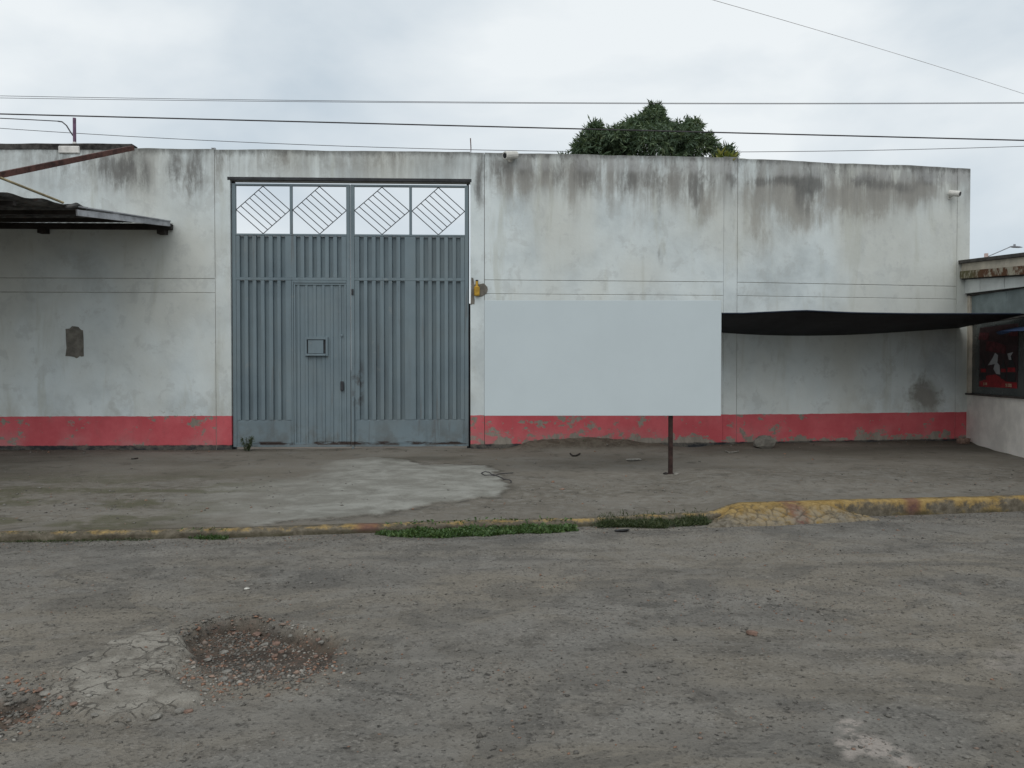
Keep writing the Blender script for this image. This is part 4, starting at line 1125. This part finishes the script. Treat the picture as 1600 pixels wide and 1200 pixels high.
# ================================================================== WIRES AND STREET LAMP
def wire(pts, r, label, mat='wire', ext=0.8, n=40, name='power_line'):
    """smooth line through 3-D points; runs on past the frame at both ends"""
    pts = [Vector(p) for p in pts]
    pts = [pts[0] + (pts[0] - pts[1]) * ext] + pts + [pts[-1] + (pts[-1] - pts[-2]) * ext]
    t = [p.x for p in pts]; deg = min(3, len(pts) - 1)
    cy = np.polyfit(t, [p.y for p in pts], 1); c_z = np.polyfit(t, [p.z for p in pts], min(2, len(pts) - 1))
    xs_ = np.linspace(t[0], t[-1], n)
    o = Vector((0, float(np.polyval(cy, 0)), float(np.polyval(c_z, 0))))
    bm = bmesh.new(); tube(bm, [Vector((a, float(np.polyval(cy, a)), float(np.polyval(c_z, a)))) - o for a in xs_], r, 6)
    return tag(fin(name, bm, mat, None, o, smooth=True), label, 'cable')
wire([P(0, 178, 15.5), P(400, 188, 15.5), P(800, 198, 15.5), P(1200, 210, 15.5), P(1600, 219.5, 15.5)], .013, 'thickest dark cable crossing the sky in front of the tree')
wire([P(0, 149, 16.5), P(400, 156, 16.5), P(800, 160, 16.5), P(1200, 162, 16.5), P(1600, 159.5, 16.5)], .005, 'upper thin wire of the topmost close pair crossing the sky')
wire([P(0, 152.5, 16.6), P(400, 158.5, 16.6), P(800, 161, 16.6), P(1200, 163, 16.6), P(1600, 161, 16.6)], .005, 'lower thin wire of the topmost close pair crossing the sky')
wire([P(0, 197, 30), P(400, 222, 30), P(800, 238.5, 30), P(1200, 238, 30), P(1600, 225.5, 30)], .011, 'lowest sagging thin wire passing behind the mango tree')
mz = W0.at(95, 190, .1)
q = W0.w(mz[0], .08, mz[1])
wire([P(-400, 178, 13.6), q - Vector((.02, 0, 0))], .008, 'short service wire ending at the purple mast', ext=0.0, n=10)
wire([P(1105, 0, 10.0), P(1350, 79, 11.6), P(1600, 150, 13.2)], .003, 'pale slanting wire in the upper right sky', 'wirepale', .9)

LY = 45.0
lp = P(1541, 396, LY); pole0 = Vector((lp.x, LY, -.16))
sl_ = thing('street_lamp', 'distant street lamp on a pinkish pole above the shop roof', 'street lamp', pole0)
zt = lp.z + .16
bm = bmesh.new(); tube(bm, [(0, 0, 0), (0, 0, zt)], .12, 10, [.16, .105]); fin('pole', bm, 'pole', sl_, smooth=True)
e1_ = P(1579, 385.5, LY) - pole0
bm = bmesh.new(); tube(bm, [(.08, 0, zt - .18), e1_], .028, 6); fin('arm', bm, 'lampmetal', sl_)
bm = bmesh.new(); a = e1_; tube(bm, [a + Vector((-.05, 0, 0)), a + Vector((.12, 0, .0)), a + Vector((.45, 0, -.03)), a + Vector((.68, 0, -.05))], .1, 8, [.03, .10, .09, .02])
for v in bm.verts: v.co.z = a.z + (v.co.z - a.z) * .6
fin('lamp_head', bm, 'lampmetal', sl_)
bm = bmesh.new(); box(bm, a.x + .18, a.x + .27, -.04, .04, a.z + .04, a.z + .14); fin('photocell', bm, 'lampmetal', sl_)

# ================================================================== WEEDS
def weed_strip(name, x0, x1, n, hmax, spread, mat, label, lw, seed, upright=.5):
    r = np.random.default_rng(seed)
    X = r.uniform(x0, x1, n * 3); dens = fbm(X * 4.2, X * 0, 3, seed, .7)
    edge = ss(x0, x0 + .5, X) * ss(x1, x1 - .10, X)
    X = X[(dens * (.35 + .65 * edge) + r.uniform(-.12, .12, n * 3)) > .29][:n]; n = len(X)
    wdt = spread * (.55 + .9 * fbm(X * 2.7, X * 0 + 4, 3, seed + 1)) * (.4 + .6 * ss(x0, x0 + .6, X))
    v = r.uniform(0, 1, n) ** .8
    Yk = kerb_y(X); Y = Yk + .012 - v * wdt
    hh = hmax * (.15 + 2.6 * fbm(X * 4.5, Y * 6, 3, seed + 2, .6) ** 2.0) * np.sin(np.clip(.25 + v * .75, 0, 1) * math.pi) ** .6
    Z = np.maximum(road_z(X, Y), np.where(Y > Yk, kerb_z(X), -1)) + r.uniform(0, 1, n) * hh
    C = np.stack([X, Y, Z], -1)
    D = unit(r.normal(size=(n, 3)) * np.array([1, 1, .6]) + np.array([0, -.35, upright]))
    V, Fc, tn = leaves(C, D, r.uniform(lw[0], lw[1], n), r.uniform(lw[2], lw[3], n), np.clip(r.normal(.45, .25, n) + .25 * (fbm(X * 5, Y * 9, 2, seed + 5) - .5), 0, 1))
    o = Vector(((x0 + x1) / 2, float(kerb_y((x0 + x1) / 2)), 0))
    return tag(link(name, me_np(name, V - np.array(o), Fc, dict(tint=tn)), mat, None, o), label, 'weeds', kind='stuff')
xa, xb, xc, xd = G(575, 822, .05).x, G(893, 815, .05).x, G(905, 814, .05).x, G(1104, 806, .05).x
weed_strip('creeping_weeds', xa, xb + .06, 6500, .034, .34, 'weed', 'bright green low leafy weeds along the kerb', (.022, .050, .014, .028), 201, .35)
weed_strip('scrubby_weeds', xc, xd, 6500, .058, .24, 'weed2', 'dull green scrubby weeds along the kerb beside the stone ramp', (.025, .065, .005, .012), 202, .6)
weed_strip('kerb_moss', G(285, 830, .05).x, G(368, 828, .05).x, 500, .02, .14, 'weed', 'small green tufts in the gutter at the left', (.02, .045, .006, .014), 203)
weed_strip('gutter_growth', G(20, 830, .05).x, G(250, 830, .05).x, 700, .015, .07, 'weed2', 'thin dull growth in the gutter at far left', (.015, .03, .004, .010), 204)
def bush(name, px, py, h, w, n, mat, label, lw, cat='plant', fn=pave_z):
    p = ground_pt(px, py, fn); r = np.random.default_rng(int(px))
    ns = 9; C = []; D = []
    bm = bmesh.new()
    root = thing(name, label, cat, (p.x, p.y, p.z))
    for s_ in range(ns):
        a = r.uniform(-1, 1) * w * .5; b = r.uniform(-.3, .2) * w; hh = h * r.uniform(.55, 1)
        pts = [(a * .3, b * .3, -.01), (a * .7, b * .7, hh * .5), (a, b, hh)]
        tube(bm, pts, .004, 4)
        for j in range(n // ns):
            t = r.uniform(.1, 1); q_ = np.array([a * t, b * t, hh * t])
            C.append(q_); d = r.normal(size=3); d[2] += .4; D.append(d / np.linalg.norm(d))
    fin('stem', bm, 'weed2', root)
    C = np.array(C); D = np.array(D); n = len(C)
    V, Fc, tn = leaves(C, D, r.uniform(lw[0], lw[1], n), r.uniform(lw[2], lw[3], n), np.clip(r.normal(.4, .25, n), 0, 1))
    link('foliage', me_np('foliage', V, Fc, dict(tint=tn)), mat, root)
    return root
bush('weed_plant', 386, 705, .25, .26, 330, 'weed2', 'feathery green weed at the foot of the left gate leaf', (.03, .06, .007, .014))
bush('soil_weed', 862, 697, .09, .30, 110, 'weed2', 'low weed on the soil heap at the wall foot nearer the gate', (.03, .05, .008, .016))
bush('soil_weed', 900, 697, .10, .34, 120, 'weed2', 'low weed on the soil heap at the wall foot farther from the gate', (.03, .05, .008, .016))

# ================================================================== LOOSE STUFF ON THE GROUND
def rock_mesh(name, sx, sy, sz, seed, sub=2, blocky=.0):
    bm = bmesh.new(); bmesh.ops.create_icosphere(bm, subdivisions=sub, radius=1.0); r = random.Random(seed)
    for v in bm.verts:
        c = v.co
        if blocky: c = Vector([math.copysign(abs(q) ** (1 - blocky), q) for q in c])
        f = 1 + .35 * (float(fbm(c.x * 1.3 + seed, c.y * 1.3 + c.z * 1.7, 3, seed)) - .5) * 2 * (1 - blocky * .6)
        v.co = Vector((c.x * sx * f, c.y * sy * f, c.z * sz * f))
    me = bpy.data.meshes.new(name); bm.to_mesh(me); bm.free(); return me
def rock(name, px, py, s, mat, label, cat, fn, seed, blocky=0, rz=0.0, group=None, sink=.3):
    p = ground_pt(px, py, fn)
    o = link(name, rock_mesh(name, *s, seed, 2, blocky), mat, None, (p.x, p.y, p.z + s[2] * (1 - sink)), rz)
    return tag(o, label, cat, group)
rock('cement_lump', 1194, 700, (.19, .11, .13), 'lump', 'rounded grey cement lump at the foot of the red skirting', 'rubble', pave_z, 3, sink=.25)
rock('brick_chunk', 1505, 693, (.11, .08, .06), 'brick', 'broken brick lying in the corner by the shop', 'brick', pave_z, 5, .5, .2)
rock('brick_fragment', 1175, 992, (.034, .016, .014), 'brick', 'small orange brick fragment alone on the open road', 'brick', road_z, 9, .55, -.5, sink=.1)
rock('white_chip', 386, 921, (.018, .014, .008), 'palestone', 'small white chip on the road beyond the pothole', 'stone', road_z, 12, .2)
rock('dark_scrap', 972, 831, (.075, .022, .014), 'black', 'flat black scrap on the road edge by the weeds', 'litter', road_z, 14, .3, .15, sink=.1)
rock('flat_stone', 990, 719, (.13, .09, .012), 'stone', 'flat grey stone on the pavement left of the post', 'stone', pave_z, 15, .4, .4, sink=0)
for i, (px, py) in enumerate(((1040, 741), (1056, 742))):
    rock('stone', px, py, (.035, .03, .016), 'stone' if i else 'timber', ('small dark stone left of the post foot', 'small pale stone right of the post foot')[i], 'stone', pave_z, 20 + i, .2)
# lumps at the edge of the pothole
rr = random.Random(5); cnt = 0
for i in range(400):
    px, py = rr.uniform(60, 545), rr.uniform(985, 1125)
    g0 = G(px, py); d1 = float(sdf(g0.x, g0.y, HOLE)); d2 = float(sdf(g0.x, g0.y, HOLE2)); d3 = float(sdf(g0.x, g0.y, SLAB))
    if not (d1 < .0 or d2 < 0 or (0 < d3 < .12 and py > 1060)) or cnt >= 30: continue
    s = rr.uniform(.010, .023); br = rr.random() < .4
    lab = ('broken red brick lump lying in or beside the pothole' if br else 'grey stone lump lying in or beside the pothole')
    rock('brick_lump' if br else 'stone_lump', px, py, (s * rr.uniform(.9, 1.5), s, s * .55), 'brick' if br else 'stone', lab, 'brick' if br else 'stone', road_z, 100 + i, .25 if br else .1, rr.uniform(0, 3), 'pothole brick lumps' if br else 'pothole stone lumps')
    cnt += 1
# wire tangle, twigs, curled scrap
def thin(name, pix, r, mat, label, cat, fn=pave_z, up=.012, wob=.004):
    pts = [ground_pt(a, b, fn) for a, b in pix]; o = pts[0].copy()
    fine_ = []
    for a, b in zip(pts, pts[1:]):
        for t in (0, .5): fine_.append(a.lerp(b, t) - o + Vector((0, 0, up + random.uniform(-wob, wob))))
    fine_.append(pts[-1] - o + Vector((0, 0, up)))
    bm = bmesh.new(); tube(bm, fine_, r, 5)
    return tag(fin(name, bm, mat, None, o), label, cat)
thin('wire_tangle', [(802, 740.5), (785, 741), (772, 744), (757, 743.5), (752, 740), (758, 738), (764, 739), (768, 742), (776, 744), (783, 747), (787, 750), (796, 751), (799, 753), (798, 755)], .006, 'wire', 'loop of bent wire lying at the end of the pale cement patch', 'wire')
thin('twig', [(891, 710), (895, 713.5), (901, 713), (906, 710)], .014, 'timber', 'short curved brown twig on the pavement below the soil heap', 'twig')
thin('curled_scrap', [(1134, 706), (1139, 708), (1147, 707.5), (1154, 706)], .012, 'stone', 'thin curved scrap on the pavement near the cement lump', 'litter')
thin('fallen_leaf_stalk', [(205, 718), (212, 717.5), (216, 717)], .010, 'timber', 'dark stalk on the pavement below the left red skirting', 'twig')

# gravel: far too much to count
def gravel(name, Xg, Yg, S, fn, tint, label):
    n = len(Xg); oct_ = np.array([[1, 0, 0], [0, 1, 0], [-1, 0, 0], [0, -1, 0], [0, 0, 1], [0, 0, -1]], float)
    fcs = np.array([[0, 1, 4], [1, 2, 4], [2, 3, 4], [3, 0, 4], [1, 0, 5], [2, 1, 5], [3, 2, 5], [0, 3, 5]])
    Vv = oct_[None] * RNG.uniform(.65, 1.25, (n, 6, 1)) + RNG.normal(0, .16, (n, 6, 3))
    Vv *= np.stack([S * RNG.uniform(.8, 1.5, n), S, S * RNG.uniform(.4, .75, n)], -1)[:, None, :]
    a = RNG.uniform(0, 6.28, n); ca, sa = np.cos(a)[:, None], np.sin(a)[:, None]
    x = Vv[..., 0] * ca - Vv[..., 1] * sa; y = Vv[..., 0] * sa + Vv[..., 1] * ca
    Vw = np.stack([x + Xg[:, None], y + Yg[:, None], Vv[..., 2] + (fn(Xg, Yg) + S * .18)[:, None]], -1).reshape(-1, 3)
    Fc = (np.arange(n)[:, None, None] * 6 + fcs[None]).reshape(-1, 3)
    o = Vector((float(Xg.mean()), float(Yg.mean()), 0))
    return tag(link(name, me_np(name, Vw - np.array(o), Fc, dict(tint=np.repeat(tint, 6))), 'gravel', None, o), label, 'gravel', kind='stuff')
def cloud(n, x0, x1, y0, y1): return RNG.uniform(x0, x1, n), RNG.uniform(y0, y1, n)
# on the open road, thicker in patches
Xg, Yg = cloud(90000, -5.2, 6, 2.7, 9)
dn = ss(.42, .75, fbm(Xg * 1.6, Yg * 2.2, 4, 301))
g1 = np.exp(-(((Xg - 1.75) / .9) ** 2 + ((Yg - 5.2) / .5) ** 2)); g2 = np.exp(-(((Xg + .0) / 1.2) ** 2 + ((Yg - 4.1) / .22) ** 2)); g3 = np.exp(-((kerb_y(Xg) - Yg - .15) / .3) ** 2)
g4 = np.exp(-(((Xg - 1.9) / .6) ** 2 + ((Yg - 3.25) / .2) ** 2))
keep = (RNG.uniform(0, 1, len(Xg)) < np.clip(.05 + .25 * dn + .45 * g1 +   .45 * g2 + .75 * g3 + .5 * g4, 0, 1)) & (Yg < kerb_y(Xg) - .02)
Xg, Yg = Xg[keep], Yg[keep]
gravel('road_gravel', Xg, Yg, np.clip(RNG.lognormal(-5.35, .45, len(Xg)), .002, .016), road_z, np.clip(RNG.beta(2, 2.6, len(Xg)), 0, 1), 'fine loose gravel scattered over the worn road')
# in and round the pothole
Xg, Yg = cloud(30000, -2.7, -.5, 3.4, 5.5)
d = np.minimum(sdf(Xg, Yg, HOLE), sdf(Xg, Yg, HOLE2) + .05)
p = np.clip(1.0 * ss(.10, -.10, d) * (.35 + .9 * ss(.35, .65, fbm(Xg * 5, Yg * 5, 3, 305))) + .5 * np.exp(-((d - .05) / .16) ** 2) * ss(4.75, 4.2, Yg), 0, 1)
p = p * (1 - .85 * road_parts(Xg, Yg)[2])
kp = RNG.uniform(0, 1, len(Xg)) < p * .55
Xg, Yg = Xg[kp], Yg[kp]
redz = ss(.35, .6, fbm(Xg * 2.5, Yg * 2.5, 3, 306)) * .35
gravel('pothole_gravel', Xg, Yg, np.clip(RNG.lognormal(-4.95, .42, len(Xg)), .003, .022), road_z, np.clip(RNG.beta(2, 2.2, len(Xg)) + redz, 0, 1), 'reddish brick grit and gravel filling the pothole')
# crumbs on the pavement
Xg, Yg = cloud(26000, -8, 8, 7.3, 14.4)
t = (Yg - kerb_y(Xg)) / (wall_y(Xg) - kerb_y(Xg))
p = .03 + .30 * ss(.55, .2, t) * ss(.40, .65, fbm(Xg * 1.8, Yg * 2.2, 3, 308)) + .25 * np.exp(-((wall_y(Xg) - Yg - .15) / .2) ** 2)
kp = (RNG.uniform(0, 1, len(Xg)) < p * (1 - .8 * apron(Xg, Yg))) & (t > .04) & (t < .985)
Xg, Yg = Xg[kp], Yg[kp]
gravel('pavement_grit', Xg, Yg, np.clip(RNG.lognormal(-4.85, .5, len(Xg)), .003, .035), pave_z, np.clip(RNG.beta(2, 2.4, len(Xg)), 0, 1), 'loose grit and crumbs on the broken pavement')
